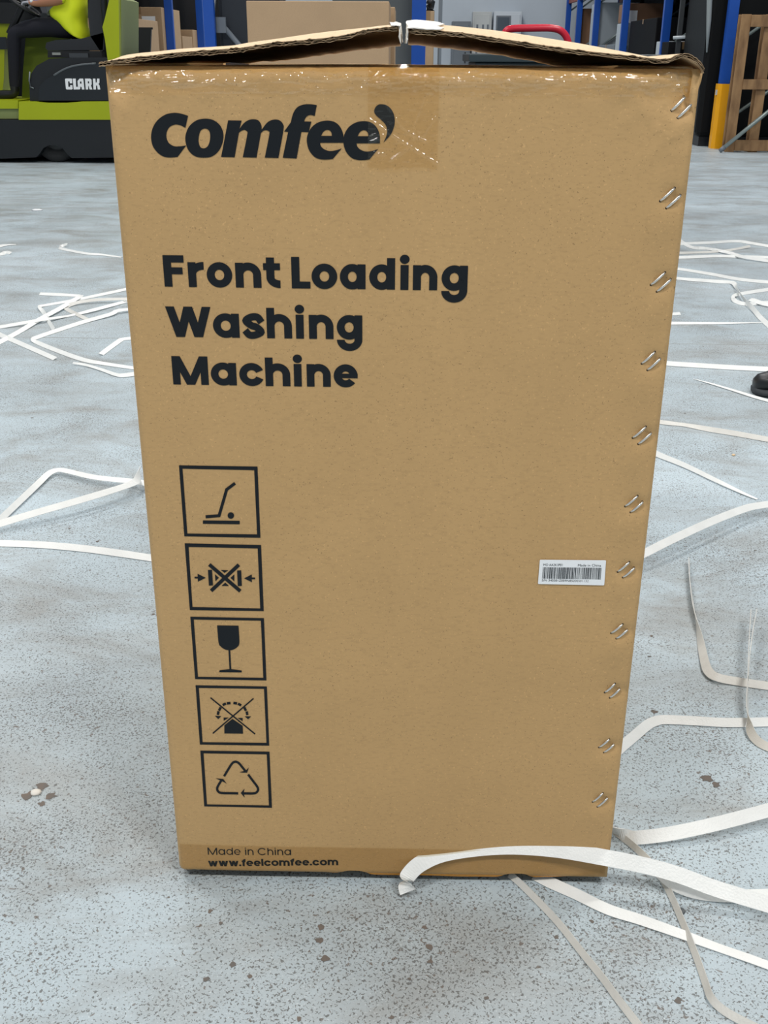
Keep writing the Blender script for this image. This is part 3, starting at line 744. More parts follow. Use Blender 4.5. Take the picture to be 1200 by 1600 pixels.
# ------------------------------------------------------------------ plastic straps on the floor
def strap(pts, label, w=0.015, m=None, th=0.0009, group='white plastic straps on the floor', taper=None, sub=7):
    """pts: (px, py, tilt in degrees, lift above the floor)"""
    P = []
    for p in pts:
        tilt = p[2] if len(p) > 2 else 15; lift = p[3] if len(p) > 3 else 0.0
        z = lift + 0.0012 + 0.5*w*abs(math.sin(math.radians(tilt)))
        v = on_z(p[0], p[1], z); P.append((v.x, v.y, v.z, tilt))
    # the across-direction of the strap at each point; low tilts lie face up, high tilts stand on edge
    Pw = []; prev = None
    for i, q in enumerate(P):
        t = Vector(P[min(i+1, len(P)-1)][:3])-Vector(P[max(i-1, 0)][:3]); th_ = Vector((t.x, t.y, 0))
        if th_.length < 1e-4: th_ = Vector((1, 0, 0))
        th_.normalize(); nn = Vector((-th_.y, th_.x, 0)); a = math.radians(q[3]); view = (CAM-Vector(q[:3])).normalized()
        cand = []
        for sg in (1, -1):
            wd = nn*sg*math.cos(a)+Vector((0, 0, 1))*math.sin(a); cand.append((abs(th_.cross(wd).dot(view)), wd))
        cand.sort(key=lambda k: k[0]); wd = cand[0][1] if q[3] > 65 else cand[1][1]
        if prev is not None and wd.dot(prev) < 0: wd = -wd
        prev = wd; Pw.append((*q[:3], *wd))
    Q = crom(Pw, sub); n = len(Q)
    bm = bmesh.new(); rings = []
    for i, q in enumerate(Q):
        p = Vector(q[:3]); t = Vector(Q[min(i+1, n-1)][:3])-Vector(Q[max(i-1, 0)][:3]); t.normalize()
        wd = Vector(q[3:6]); wd = (wd - t*wd.dot(t)).normalized()
        nm = t.cross(wd).normalized(); ww = w*0.5
        if taper: ww *= taper[0]+(taper[1]-taper[0])*i/(n-1)
        r = [p+wd*ww+nm*th/2, p-wd*ww+nm*th/2, p-wd*ww-nm*th/2, p+wd*ww-nm*th/2]
        dz = min(v.z for v in r)
        if dz < 0.0003: r = [v+Vector((0, 0, 0.0003-dz)) for v in r]
        rings.append([bm.verts.new(v) for v in r])
    for a, c in zip(rings, rings[1:]):
        for k in range(4): bm.faces.new((a[k], a[(k+1) % 4], c[(k+1) % 4], c[k]))
    bm.faces.new(rings[0]); bm.faces.new(rings[-1][::-1])
    o = from_bm('plastic_strap', bm, m or M_strap)
    tag(o, label, 'strap', group)
    return o
# left of the carton
strap([(236, 758, 30, .012), (215, 753, 30, .012), (150, 746, 25, .012), (105, 736, 20, .010), (90, 734.5, 20, .008), (76, 740, 25, .006), (58, 757, 40, .004), (0, 812, 50, .002), (-40, 850, 30, 0)], 'white strap with a rounded bend left of the carton, above a straight one', 0.014)
strap([(-40, 829, 30, .006), (0, 818, 35, .012), (60, 800, 30, .022), (140, 777, 30, .028), (205, 756, 25, .025), (216, 745, 60, .02), (219, 733, 80, .02)], 'raised white strap running up to the carton at its left side', 0.017)
strap([(-30, 848, 25), (60, 851, 30), (130, 857, 30), (190, 865, 30), (250, 874, 25)], 'straight white strap left of the carton, nearest the camera on that side', 0.016)
strap([(105, 381.5, 30, .01), (98, 384, 40), (93, 387.5, 40), (110, 391.5, 30), (135, 396, 30), (160, 398, 20), (190, 402, 10)], 'hooked white strap farthest back left of the carton', 0.015)
strap([(-20, 389, 40), (2, 384, 50), (12, 382.5, 20), (25, 382, 10)], 'short white strap end at the left picture edge, upper of two', 0.016, taper=(1, .5))
strap([(-20, 399, 30), (2, 397, 40), (8, 394.5, 30), (17, 395.5, 30)], 'short white strap end at the left picture edge, lower of two', 0.017)
strap([(62, 459, 30), (95, 460.5, 30), (122, 462, 20), (127, 461.5, 10, .004), (122, 465, 25, .006), (95, 481, 30, .006), (60, 500, 30, .004), (25, 521, 30), (-25, 547, 30)], 'folded white strap crossing the left tangle down to the picture edge', 0.017)
strap([(205, 450, 30), (192, 453, 30), (150, 462, 30), (105, 471, 25), (70, 477, 20), (62, 479.5, 20, .004), (68, 488, 40), (76, 502, 50), (84, 515, 50)], 'white strap folded back on itself in the left tangle', 0.015)
strap([(210, 466, 30, .01), (193, 467, 30, .01), (150, 468.5, 35, .008), (120, 473, 35, .004), (103, 480, 30), (106, 484, 30), (120, 491, 30), (138, 500, 20)], 'white strap curling round at the middle of the left tangle', 0.015, M_strapg)
strap([(210, 467, 25), (193, 472, 25), (143, 485, 25, .004), (110, 493, 10), (60, 500.5, 25, .008), (0, 511, 30), (-30, 516, 30)], 'long white strap running across the left tangle to the picture edge', 0.016)
strap([(215, 482, 20), (193, 484, 25, .008), (182, 486, 25, .006), (172, 491, 30, .004), (130, 503, 35), (90, 516, 35), (58, 527, 30), (52, 530.5, 20, .003), (58, 535, 25), (90, 548, 30), (130, 562, 30), (165, 568.5, 20), (215, 576, 15)], 'white strap bent to a sharp corner at the front of the left tangle', 0.016)
strap([(-25, 511, 30), (0, 523, 30), (35, 538, 30), (86, 560.5, 25)], 'straight white strap ending left of the sharp corner', 0.017)
strap([(158, 553.5, 20), (172, 543, 25), (186, 533, 25), (192, 530, 20), (210, 528, 20)], 'short white strap end running under the carton from the left', 0.017)
strap([(114, 567, 50), (135, 570.5, 30), (160, 578, 25), (182, 585.5, 30), (197, 586, 35), (225, 582, 30)], 'short curved white strap at the front left of the tangle', 0.017, taper=(.4, 1))
# right of the carton, far
strap([(1050, 382, 40), (1072, 380.5, 40), (1110, 379, 40), (1150, 376.8, 40), (1175, 380, 40), (1230, 390, 40)], 'topmost white strap at the far right of the carton', 0.017)
strap([(1060, 374, 40), (1080, 386, 40), (1110, 389, 40), (1140, 395, 40, .006), (1165, 402, 40, .006), (1230, 412, 40)], 'white strap slanting down across the far right bundle', 0.017)
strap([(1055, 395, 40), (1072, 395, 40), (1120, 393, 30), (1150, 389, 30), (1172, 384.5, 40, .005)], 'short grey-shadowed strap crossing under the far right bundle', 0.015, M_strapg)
strap([(1050, 402.5, 40), (1070, 402, 40), (1120, 400, 40), (1160, 401, 40), (1230, 403, 40)], 'level white strap below the crossing straps at far right', 0.017)
strap([(1040, 418, 30), (1066, 421, 30), (1110, 428, 35), (1160, 437, 40), (1230, 443, 40)], 'white strap sloping gently down to the right picture edge', 0.017)
strap([(1045, 433, 30), (1064, 435.5, 30), (1110, 439, 40), (1140, 441, 35), (1147, 443, 30, .006), (1153, 453, 70, .008), (1163, 468, 80, .006), (1178, 484, 60, .003), (1190, 498, 40), (1225, 530, 35)], 'white strap that twists and turns down at right', 0.018)
strap([(1230, 449, 40), (1200, 452.5, 40), (1170, 457, 35), (1150, 461, 30), (1145.5, 465.5, 40, .004), (1150, 471, 40), (1165, 475, 40), (1185, 473.5, 40), (1230, 471, 30)], 'white strap looped back on itself at the right', 0.017)
strap([(1172, 467.5, 30, .004), (1180, 470, 40, .006), (1192, 474, 40, .004), (1230, 483, 30)], 'short wavy strap end inside the loop at right', 0.018)
strap([(1040, 491.5, 30), (1063, 489.8, 30)], 'tiny white strap end peeping out right of the carton', 0.015)
strap([(1030, 505, 30), (1055, 505, 30), (1120, 505, 20), (1160, 504.5, 10), (1194, 504, 0)], 'thin level white strap pointing to the twisted strap', 0.015, taper=(1.1, .7))
strap([(1020, 565, 40), (1046, 568, 40), (1100, 571.5, 40), (1160, 575, 40), (1230, 578, 40)], 'wide white strap lying level behind the black shoe', 0.018)
strap([(1083, 592, 0), (1110, 599, 20), (1150, 611, 30), (1182, 621, 30), (1230, 634, 20)], 'thin white strap running under the black shoe', 0.012, taper=(.3, 1))
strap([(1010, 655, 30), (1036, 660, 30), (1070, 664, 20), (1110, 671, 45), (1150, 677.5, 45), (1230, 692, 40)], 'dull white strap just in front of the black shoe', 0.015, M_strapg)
strap([(1010, 700, 50), (1028, 710, 50), (1070, 727, 50), (1120, 751, 45), (1160, 770, 20), (1183, 780, 5)], 'white strap ending in a point right of the carton', 0.016, taper=(1, .35))
strap([(985, 874, 30, .02), (1008, 864, 30, .022), (1050, 843, 30, .026), (1110, 815.5, 30, .026), (1160, 796, 30, .022), (1185, 790, 30, .018), (1235, 784, 30, .01)], 'raised white strap leaning against the right side of the carton', 0.017)
# right, near
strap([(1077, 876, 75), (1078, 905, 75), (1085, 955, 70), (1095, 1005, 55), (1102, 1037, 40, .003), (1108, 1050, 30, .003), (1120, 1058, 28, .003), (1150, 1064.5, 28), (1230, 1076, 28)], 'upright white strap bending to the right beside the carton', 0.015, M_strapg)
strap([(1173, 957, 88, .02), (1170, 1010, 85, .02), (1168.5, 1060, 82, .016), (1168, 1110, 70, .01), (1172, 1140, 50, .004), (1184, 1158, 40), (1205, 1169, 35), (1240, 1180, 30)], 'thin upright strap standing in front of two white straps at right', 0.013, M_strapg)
strap([(1182, 955, 88, .024), (1176, 990, 86, .022), (1171, 1030, 86, .020), (1169.5, 1060, 84, .017)], 'hair-thin strip split off the thin upright strap', 0.010, M_strapg)
strap([(958, 1180, 40), (970, 1168, 40), (990, 1151, 40), (1010, 1134, 35), (1022, 1127.5, 30), (1038, 1124.5, 28), (1080, 1126, 28), (1140, 1129, 28), (1240, 1127, 28)], 'white strap with a single bend leaving the lower right side of the carton', 0.015)
strap([(940, 1290, 70), (962, 1299, 70), (980, 1307, 55), (1000, 1308.5, 40, .004), (1050, 1302, 40, .008), (1120, 1287, 40, .012), (1200, 1266, 40, .014), (1250, 1252, 40, .014)], 'wide white strap leaving the lower right corner of the carton', 0.017)
strap([(942, 1285, 64), (962, 1300, 64), (990, 1322, 62), (1020, 1352, 60), (1042, 1386, 60), (1065, 1437, 60), (1088, 1495, 58), (1103, 1538, 56), (1110, 1557, 55, .002), (1125, 1574, 50), (1150, 1590, 50), (1200, 1615, 50)], 'long grey-white strap on edge with a kink near the bottom right corner', 0.0088, M_strapg)
strap([(637, 1394, 58, .000), (633.5, 1383, 56, .008), (637, 1369, 52, .016), (658, 1349, 50, .028), (700, 1332, 48, .040), (780, 1322.5, 48, .050), (860, 1326, 48, .050), (940, 1339, 45, .044), (1010, 1353, 45, .036), (1060, 1367, 42, .029), (1120, 1389, 40, .018), (1200, 1413, 40, .010), (1260, 1432, 35, .006)], 'wide white strap arching in front of the bottom of the carton', 0.0185)
strap([(1020, 1352, 40, .012), (1040, 1371, 40, .008), (1062, 1386, 40, .004), (1095, 1396, 35), (1140, 1400, 30), (1200, 1399, 30), (1260, 1397, 30)], 'white strap passing under the arching strap at right', 0.015)
strap([(796, 1366, 40), (806, 1374, 60), (830, 1397, 60), (870, 1439, 60), (910, 1489, 58), (940, 1526, 60), (965, 1560, 55), (1010, 1618, 50)], 'grey-white strap coming from the notch under the carton', 0.0085, M_strapg)
strap([(836, 1366, 20), (860, 1379, 20), (900, 1397, 20), (950, 1421, 20), (1000, 1437, 20), (1060, 1458, 15), (1120, 1480, 5), (1180, 1501, -10), (1250, 1527, -10)], 'white strap running from under the carton to the right picture edge', 0.0145, taper=(1.05, .7))

# small things on the floor
def pebble(name, px, py, r, m, label, cat, flat=0.5, seed=1):
    c = on_z(px, py); bm = bmesh.new(); bmesh.ops.create_icosphere(bm, subdivisions=2, radius=r)
    for v in bm.verts:
        k = 1+0.25*noise.noise(v.co*(1.2/r)+Vector((seed, 0, 0))); v.co = Vector((v.co.x*k*1.2, v.co.y*k, max(v.co.z*k*flat, -r*flat*0.7)))
    zmin = min(v.co.z for v in bm.verts)
    for v in bm.verts: v.co += Vector((c.x, c.y, -zmin))
    tag(from_bm(name, bm, m, None, True), label, cat)
pebble('pebble', 56, 1240, 0.0062, M_stone, 'small white pebble in a chipped spot left of the carton', 'pebble')
pebble('cardboard_crumb', 1146, 712, 0.004, M_cardtop, 'tiny tan crumb on the floor right of the carton', 'crumb', 0.7, 4)
pebble('paper_scrap', 58, 329, 0.028, M_white, 'small white scrap on the floor before the forklift', 'scrap', 0.2, 6)
c = on_z(1064, 1424); bm = bmesh.new()
bmesh.ops.create_cone(bm, cap_ends=True, segments=24, radius1=0.0050, radius2=0.0042, depth=0.002)
for v in bm.verts: v.co += Vector((c.x, c.y, 0.001))
tag(from_bm('rubber_disc', bm, M_disc), 'small dark grey disc beside the kinked strap', 'disc')

# the black shoe at the right picture edge
def shoe():
    base = on_z(1176, 616); root = empty('work_shoe', (base.x+0.14, base.y, 0)); tag(root, 'black work shoe coming in at the right picture edge', 'shoe')
    L_ = 0.29; secs = []
    def build(name, prof, m, zfun):
        bm = bmesh.new(); rg = []
        for (t, hw, zl, zh, cxx) in prof:
            ring_ = []
            for k in range(16):
                a = 2*math.pi*k/16; yy = hw*math.copysign(abs(math.cos(a))**0.8, math.cos(a)); s = math.sin(a); zz = (zl+zh)/2+(zh-zl)/2*math.copysign(abs(s)**0.7, s)
                ring_.append(bm.verts.new((base.x+t*L_, base.y+cxx+yy, zz)))
            rg.append(ring_)
        for a, c_ in zip(rg, rg[1:]):
            for k in range(16): bm.faces.new((a[k], a[(k+1) % 16], c_[(k+1) % 16], c_[k]))
        bm.faces.new(rg[0]); bm.faces.new(rg[-1][::-1])
        return from_bm(name, bm, m, root, True)
    build('sole', [(0.0, .012, .004, .016, .012), (.015, .030, .001, .022, .010), (.06, .043, 0, .024, .006), (.15, .050, 0, .026, 0), (.35, .048, 0, .026, 0), (.55, .038, 0.003, .028, 0), (.75, .036, 0, .030, 0), (.93, .034, 0, .030, 0), (1.0, .018, .004, .028, 0)], M_sole, None)
    build('upper', [(.006, .010, .014, .030, .012), (.02, .026, .016, .044, .010), (.06, .038, .018, .056, .006), (.15, .045, .020, .066, 0), (.30, .044, .020, .080, 0), (.45, .038, .022, .098, 0), (.60, .036, .022, .112, 0), (.80, .035, .022, .118, 0), (.95, .030, .022, .118, 0), (.99, .016, .024, .112, 0)], M_shoe, None)
    bm = bmesh.new()
    for k in range(5):
        x = base.x+L_*(0.30+0.06*k); z = 0.081+0.0075*k
        bm_tube(bm, [(x, base.y-0.022, z-0.006), (x+0.004, base.y, z+0.003), (x+0.008, base.y+0.022, z-0.006)], 0.002, 6)
    from_bm('laces', bm, M_black, root)
shoe()

# ------------------------------------------------------------------ forklift and driver
YF = on_z(80, 255).y
def fx(px, py, Y=None): v = on_y(px, py, YF if Y is None else Y); return (v.x, v.z)
fork = empty('forklift', (on_y(60, 255, YF).x, YF+0.5, 0)); tag(fork, 'lime green and black forklift truck behind the left of the carton', 'forklift')
WID = 1.02
# skirt with wheel arch
arch = [fx(56, 246), fx(62, 240), fx(68, 231), fx(77, 227), (fx(88, 227.5)), fx(98, 232), fx(105, 241), fx(112, 247)]
sk = [fx(-110, 187)] + [fx(-110, 247)] + [fx(0, 248)] + arch + [fx(195, 246), fx(222, 232), fx(222, 187)]
o = prism('skirt', sk, YF, YF+WID, M_truck, fork)
prism('lime_band', [fx(30, 158.5), fx(55, 158.5), fx(75, 160.5), fx(105, 160.5), fx(130, 158.5), fx(222, 158), fx(222, 187), fx(30, 187)], YF-0.012, YF+WID, M_lime, fork)
prism('step', [fx(-110, 157), fx(27, 157), fx(27, 170), fx(-110, 170)], YF+0.02, YF+WID-0.02, M_lime, fork)
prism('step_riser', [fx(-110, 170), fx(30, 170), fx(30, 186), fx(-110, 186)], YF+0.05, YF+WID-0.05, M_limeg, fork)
# battery hood: dark body, bulging side with a crest line
prism('hood', [fx(45, 158), fx(44, 130), fx(47, 115), fx(55, 103), fx(75, 92), fx(110, 90), fx(222, 90), fx(222, 158)], YF+0.03, YF+WID-0.03, M_truck, fork)
prism('side_cover', [fx(60, 157), fx(62, 135), fx(72, 124), fx(90, 114), fx(108, 105), (fx(125, 101)), fx(150, 98.5), fx(215, 98), fx(215, 157)], YF-0.004, YF+0.05, mat('truck_side', (22, 29, 35), 0.4), fork)
crest = crom([fx(84, 118), fx(98, 109.5), fx(112, 104), fx(128, 101), fx(150, 99)], 4)
tube('crest_trim', [(p[0], YF-0.004, p[1]) for p in crest], 0.009, mat('crest_grey', (92, 98, 102), 0.35), fork, 6)
tube('grab_rail', [(lambda q: (q[0], YF+0.01, q[1]))(fx(*p)) for p in [(46, 112), (45, 126), (47, 136), (52, 138)]], 0.006, mat('rail_grey', (120, 128, 132), 0.4), fork, 6)
# brand lettering on the side cover
def tl(l): return [fx(90+p[0]/15.0, 110+p[1]/15.0) for p in l]
bm = bmesh.new()
def flat(bm, out_, y, holes=()):
    loops = [out_]+list(holes); al = [p for l in loops for p in l]
    vs = [bm.verts.new((p[0], y, p[1])) for p in al]
    for t in tessellate_polygon([[Vector((p[0], p[1], 0)) for p in l] for l in loops]): bm.faces.new([vs[i] for i in t])
for out_, hs in [([(178, 205), (195, 190), (330, 190), (345, 205), (348, 300), (290, 302), (285, 260), (250, 255), (258, 385), (300, 385), (298, 345), (350, 345), (358, 430), (340, 448), (220, 448), (200, 430)], ()),
                 ([(360, 192), (430, 192), (440, 385), (525, 380), (540, 400), (530, 442), (510, 446), (380, 448)], ()),
                 ([(470, 250), (520, 192), (605, 192), (635, 448), (575, 448), (565, 385), (480, 380)], [[(530, 262), (562, 258), (566, 310), (528, 308)]]),
                 ([(645, 192), (770, 192), (800, 215), (805, 330), (785, 345), (820, 448), (755, 448), (730, 360), (722, 360), (722, 448), (665, 448)], [[(712, 255), (740, 255), (745, 305), (715, 305)]]),
                 ([(830, 192), (890, 192), (898, 290), (920, 280), (930, 192), (985, 192), (985, 290), (960, 320), (985, 345), (1005, 448), (945, 448), (930, 355), (905, 355), (905, 448), (845, 448)], ())]:
    flat(bm, tl(out_), YF-0.006, [tl(h) for h in hs])
from_bm('brand_lettering', bm, M_white, fork)
# wheels
def wheel(px, y0, r, wdt):
    c = on_y(px, 255, y0); bm = bmesh.new()
    prof = [(0.10, 0), (r*0.55, 0), (r*0.60, -0.01), (r*0.92, -0.01), (r, 0.02), (r, wdt-0.02), (r*0.92, wdt), (0.10, wdt)]
    rg = []
    for k in range(28):
        a = 2*math.pi*k/28; rg.append([bm.verts.new((c.x+q*math.cos(a), y0+d, r+q*math.sin(a))) for q, d in prof])
    for k in range(28):
        a, b_ = rg[k], rg[(k+1) % 28]
        for i in range(len(prof)-1): bm.faces.new((a[i], a[i+1], b_[i+1], b_[i]))
    o = from_bm('wheel', bm, M_rubber, fork, True)
    bm = bmesh.new(); bmesh.ops.create_cone(bm, cap_ends=True, segments=20, radius1=0.11, radius2=0.10, depth=wdt*0.8)
    for v in bm.verts: v.co = Vector((c.x+v.co.x, y0+wdt/2+v.co.z, r+v.co.y))
    from_bm('hub', bm, mat('hub_grey', (70, 74, 76), 0.5), o)
wheel(90, YF+0.10, 0.20, 0.15); wheel(90, YF+WID-0.25, 0.20, 0.15); wheel(-85, YF-0.02, 0.26, 0.2); wheel(-85, YF+WID-0.18, 0.26, 0.2)
# rear post in lime, seat, cowl, mast, roof guard
prism('rear_post', [fx(168, 100), fx(163, 62), fx(159, 42), fx(163, 28), fx(169, 2), fx(173, -40), fx(184, -40), fx(186, 100)], YF+0.02, YF+0.08, M_lime, fork)
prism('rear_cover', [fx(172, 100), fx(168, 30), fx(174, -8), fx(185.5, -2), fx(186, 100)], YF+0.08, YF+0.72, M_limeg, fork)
prism('counterweight', [fx(186.5, 187), fx(186.5, 92), fx(222, 94), fx(228, 130), fx(222, 187)], YF+0.03, YF+WID-0.03, M_lime, fork)
M_seat = mat('seat_vinyl', (30, 34, 40), 0.5)
prism('seat_cushion', [fx(58, 74), fx(60, 66), fx(75, 62), fx(115, 60), fx(152, 50), fx(152, 78), fx(62, 79)], YF+0.22, YF+WID-0.22, M_seat, fork)
prism('seat_back', [fx(146, 80), fx(130, 56), fx(126, 20), fx(128, -18), fx(138, -26), fx(150, -20), fx(153, 20), fx(151, 60), fx(150, 80)], YF+0.22, YF+WID-0.22, M_seat, fork)
prism('seat_base', [fx(62, 79.5), fx(148, 79.5), fx(149, 90), fx(62, 90)], YF+0.22, YF+WID-0.22, M_black, fork)
box('seat_latch', fx(70, 82)[0], fx(83, 82)[0], YF+0.20, YF+0.23, fx(70, 86)[1], fx(70, 82)[1], mat('latch_grey', (150, 156, 150), 0.4), fork)
box('seat_rail', fx(97, 82)[0], fx(127, 82)[0], YF+0.20, YF+0.23, fx(97, 90)[1], fx(97, 83)[1], mat('rail_dark', (66, 72, 78), 0.5), fork)
prism_px('front_cowl', [(-60, 36), (20, 37), (16, 58), (8, 60), (7, 78), (6, 125), (2, 156), (-60, 156)], YF+0.74, (YF+WID-0.02)-(YF+0.74), M_lime, fork)
prism_px('cowl_band', [(-62, 58), (9, 58), (9, 77), (-62, 77)], YF+0.73, (YF+WID-0.03)-(YF+0.73), M_dark, fork)
prism_px('dashboard', [(-60, 2), (10, 4), (60, 6), (66, 20), (48, 30), (20, 37), (-60, 36)], YF+0.70, (YF+WID-0.02)-(YF+0.70), M_black, fork)
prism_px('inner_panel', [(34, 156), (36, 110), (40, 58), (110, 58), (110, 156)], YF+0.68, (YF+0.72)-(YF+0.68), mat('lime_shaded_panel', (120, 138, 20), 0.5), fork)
# steering wheel
c = Vector((fx(8, 4)[0], YF+0.45, fx(8, 4)[1])); ax = Vector((0.55, 0, 0.83)).normalized(); u = Vector((0, 1, 0)); v_ = ax.cross(u)
bm = bmesh.new(); bm_tube(bm, [c+(u*math.cos(a)+v_*math.sin(a))*0.155 for a in [2*math.pi*k/28 for k in range(29)]], 0.014, 8)
sw = from_bm('steering_wheel', bm, M_black, fork, True)
bm = bmesh.new()
for k in range(3):
    a = 2*math.pi*k/3+0.5; bm_tube(bm, [c, c+(u*math.cos(a)+v_*math.sin(a))*0.155], 0.011, 6)
bm_tube(bm, [c+ax*0.02, c-ax*0.28], 0.03, 8)
from_bm('steering_column', bm, M_black, sw)
bm = bmesh.new(); bmesh.ops.create_icosphere(bm, subdivisions=2, radius=0.016)
for v in bm.verts: v.co += c+u*(-0.12)+ax*0.03+Vector((0.10, 0, 0.0))
from_bm('lever_knob', bm, M_white, fork, True)
for yy in (YF+0.05, YF+WID-0.10):
    tube('guard_leg', [(fx(-60, 150)[0], yy, 0.45), (fx(-60, 150)[0]+0.05, yy, 1.2), (fx(-20, 0)[0], yy, 2.05), (fx(0, 0)[0], yy, 2.12)], 0.03, M_truck, fork, 8)
    tube('guard_leg', [(fx(158, 0)[0], yy+0.03, 0.86), (fx(158, 0)[0], yy+0.03, 1.5), (fx(150, 0)[0], yy+0.03, 2.05), (fx(140, 0)[0], yy+0.03, 2.12)], 0.03, M_truck, fork, 8)
bm = bmesh.new()
for k in range(7):
    x = fx(0, 0)[0] + (fx(140, 0)[0]-fx(0, 0)[0])*k/6; bm_box(bm, x-0.02, x+0.02, YF+0.05, YF+WID-0.05, 2.10, 2.13)
from_bm('roof_guard', bm, M_truck, fork)
for yy in (YF+0.25, YF+0.70): box('mast_rail', fx(-128, 200)[0], fx(-116, 200)[0], yy, yy+0.08, 0.06, 2.1, M_black, fork)
for yy in (YF+0.22, YF+0.72): box('fork_arm', fx(-330, 250)[0], fx(-128, 250)[0], yy, yy+0.11, 0.06, 0.10, M_black, fork)

# driver
def skin_body(name, verts, edges, radii, root):
    me = bpy.data.meshes.new(name); me.from_pydata(verts, edges, []); o = bpy.data.objects.new(name, me); COL.objects.link(o)
    sk = o.modifiers.new('s', 'SKIN'); sub = o.modifiers.new('d', 'SUBSURF'); sub.levels = 2; sub.render_levels = 2; sk.use_smooth_shade = True
    for i, r in enumerate(radii):
        d = me.skin_vertices[0].data[i]; d.radius = (r, r) if not isinstance(r, tuple) else r; d.use_root = (i == root)
    bpy.context.view_layer.update()
    m2 = bpy.data.meshes.new_from_object(o.evaluated_get(bpy.context.evaluated_depsgraph_get())); bpy.data.objects.remove(o)
    m2.materials.clear(); m2.name = name
    return m2
YD = YF+0.50
def D(px, py, dy=0.0): v = on_y(px, py, YD+dy); return (v.x, v.y, v.z)
hip = Vector(D(120, 38)); up3 = Vector((0, 0, 1))
V = []; E_ = []; Rr = []
def nv(p, r, par=None):
    V.append(tuple(p)); Rr.append(r)
    if par is not None: E_.append((par, len(V)-1))
    return len(V)-1
pelv = nv(hip, 0.115)
belly = nv(hip+Vector((-0.02, 0, 0.16)), 0.10, pelv); chest = nv(hip+Vector((-0.05, 0, 0.36)), 0.105, belly); shl = nv(hip+Vector((-0.05, 0, 0.47)), 0.085, chest)
neck = nv(hip+Vector((-0.07, 0, 0.57)), 0.055, shl); hd1 = nv(hip+Vector((-0.09, 0, 0.66)), 0.085, neck); hd2 = nv(hip+Vector((-0.09, 0, 0.74)), 0.095, hd1); hd3 = nv(hip+Vector((-0.085, 0, 0.80)), 0.07, hd2)
nz_ = nv(hip+Vector((-0.19, 0, 0.70)), 0.016, hd2)
hand_c = []
for s in (-1, 1):
    kn = Vector(D(22, 50, s*0.13)); an = Vector(D(22, 128, s*0.13)); toe = Vector(D(-14, 150, s*0.13)); heel = Vector(D(24, 147, s*0.13))
    h1 = nv(hip+Vector((-0.03, s*0.10, -0.03)), 0.10, pelv); t1 = nv(hip.lerp(kn, 0.5)+Vector((0, s*0.02, 0.01)), 0.088, h1); k = nv(kn, 0.070, t1); sh_ = nv(kn.lerp(an, 0.35), 0.062, k); a = nv(an, 0.047, sh_); hl = nv(heel, 0.045, a); nv(toe.lerp(heel, 0.4), 0.046, hl); nv(toe, 0.038, len(V)-1)
    sp = nv(hip+Vector((-0.06, s*0.20, 0.44)), 0.065, shl); el = Vector(D(98, 0, s*0.27)); e_ = nv(Vector(sp and V[sp]).lerp(el, 0.5), 0.052, sp); e2 = nv(el, 0.043, e_)
    wr = Vector(D(58, 6, s*0.16)); f_ = nv(el.lerp(wr, 0.45), 0.040, e2); wv = nv(wr, 0.028, f_)
    pl = Vector(D(49, 4, s*0.15)); pm = nv(pl, 0.030, wv)
    for q in range(4):
        b0 = pl+Vector((-0.035, (q-1.5)*0.019, 0.004)); b1 = b0+Vector((-0.035, 0, -0.006)); b2 = b1+Vector((-0.012, 0, -0.030-0.004*(1 if q in (1, 2) else 0))); b3 = b2+Vector((0.016, 0, -0.022))
        i0 = nv(b0, 0.010, pm); i1 = nv(b1, 0.0095, i0); i2 = nv(b2, 0.009, i1); nv(b3, 0.008, i2)
    b0 = pl+Vector((0.0, -s*0.035, -0.006)); i0 = nv(b0, 0.011, pm); i1 = nv(b0+Vector((-0.028, -s*0.008, -0.018)), 0.010, i0); nv(b0+Vector((-0.045, -s*0.004, -0.036)), 0.009, i1)
    hand_c.append(pl)
me = skin_body('body', V, E_, Rr, 0)
person = empty('person', (hip.x, YD, fx(0, 78)[1])); tag(person, 'person in a yellow hi-vis vest and dark trousers sitting on the forklift', 'person')
body = link('body', me, None, person)
for m_ in (M_navy, M_skin, M_glove, M_vest, M_hair, M_shoe): me.materials.append(m_)
for p in me.polygons:
    c = p.center; p.use_smooth = True
    if min((c-h).length for h in hand_c) < 0.10 and c.x < fx(55, 5, YD)[0]: p.material_index = 2
    elif c.z < fx(0, 134, YD)[1]: p.material_index = 5
    elif c.z > hip.z+0.53: p.material_index = 4 if (c.x > hip.x-0.07 and c.z > hip.z+0.62) or c.z > hip.z+0.79 else 1
    elif (c.x < hip.x-0.02 and abs(c.y-YD) > 0.10 and c.z > hip.z+0.10) and (c-Vector(V[sp])).length > 0.14 and c.z < hip.z+0.42: p.material_index = 1
    elif c.z > hip.z+0.10 and c.x > hip.x-0.3: p.material_index = 3
    else: p.material_index = 0
# vest: a loose shell over the torso, drawn down at the back
rings_ = []
prof = [(125, 57, .085, .20), (118, 47, .125, .205), (108, 30, .155, .205), (107, 12, .16, .20), (106, -10, .16, .20), (104, -32, .155, .20), (104, -48, .12, .17), (103, -56, .075, .10)]
bm = bmesh.new()
for (px, py, rx, ry) in crom(prof, 3):
    c = Vector(D(px, py)); row = []
    tl_ = 0.30*max(0, 1-(57-py)/45.0)
    for k in range(24):
        a = 2*math.pi*k/24; nn = 1+0.05*noise.noise(Vector((a*2, py*0.06, 0)))
        row.append(bm.verts.new((c.x+rx*nn*math.cos(a), c.y+ry*nn*math.sin(a), c.z-rx*math.cos(a)*tl_*1.6)))
    rings_.append(row)
for a, b_ in zip(rings_, rings_[1:]):
    for k in range(24): bm.faces.new((a[k], a[(k+1) % 24], b_[(k+1) % 24], b_[k]))
vest = from_bm('hi_vis_vest', bm, M_vest, person, True)
md = vest.modifiers.new('cloth', 'SOLIDIFY'); md.thickness = 0.004
bm = bmesh.new()
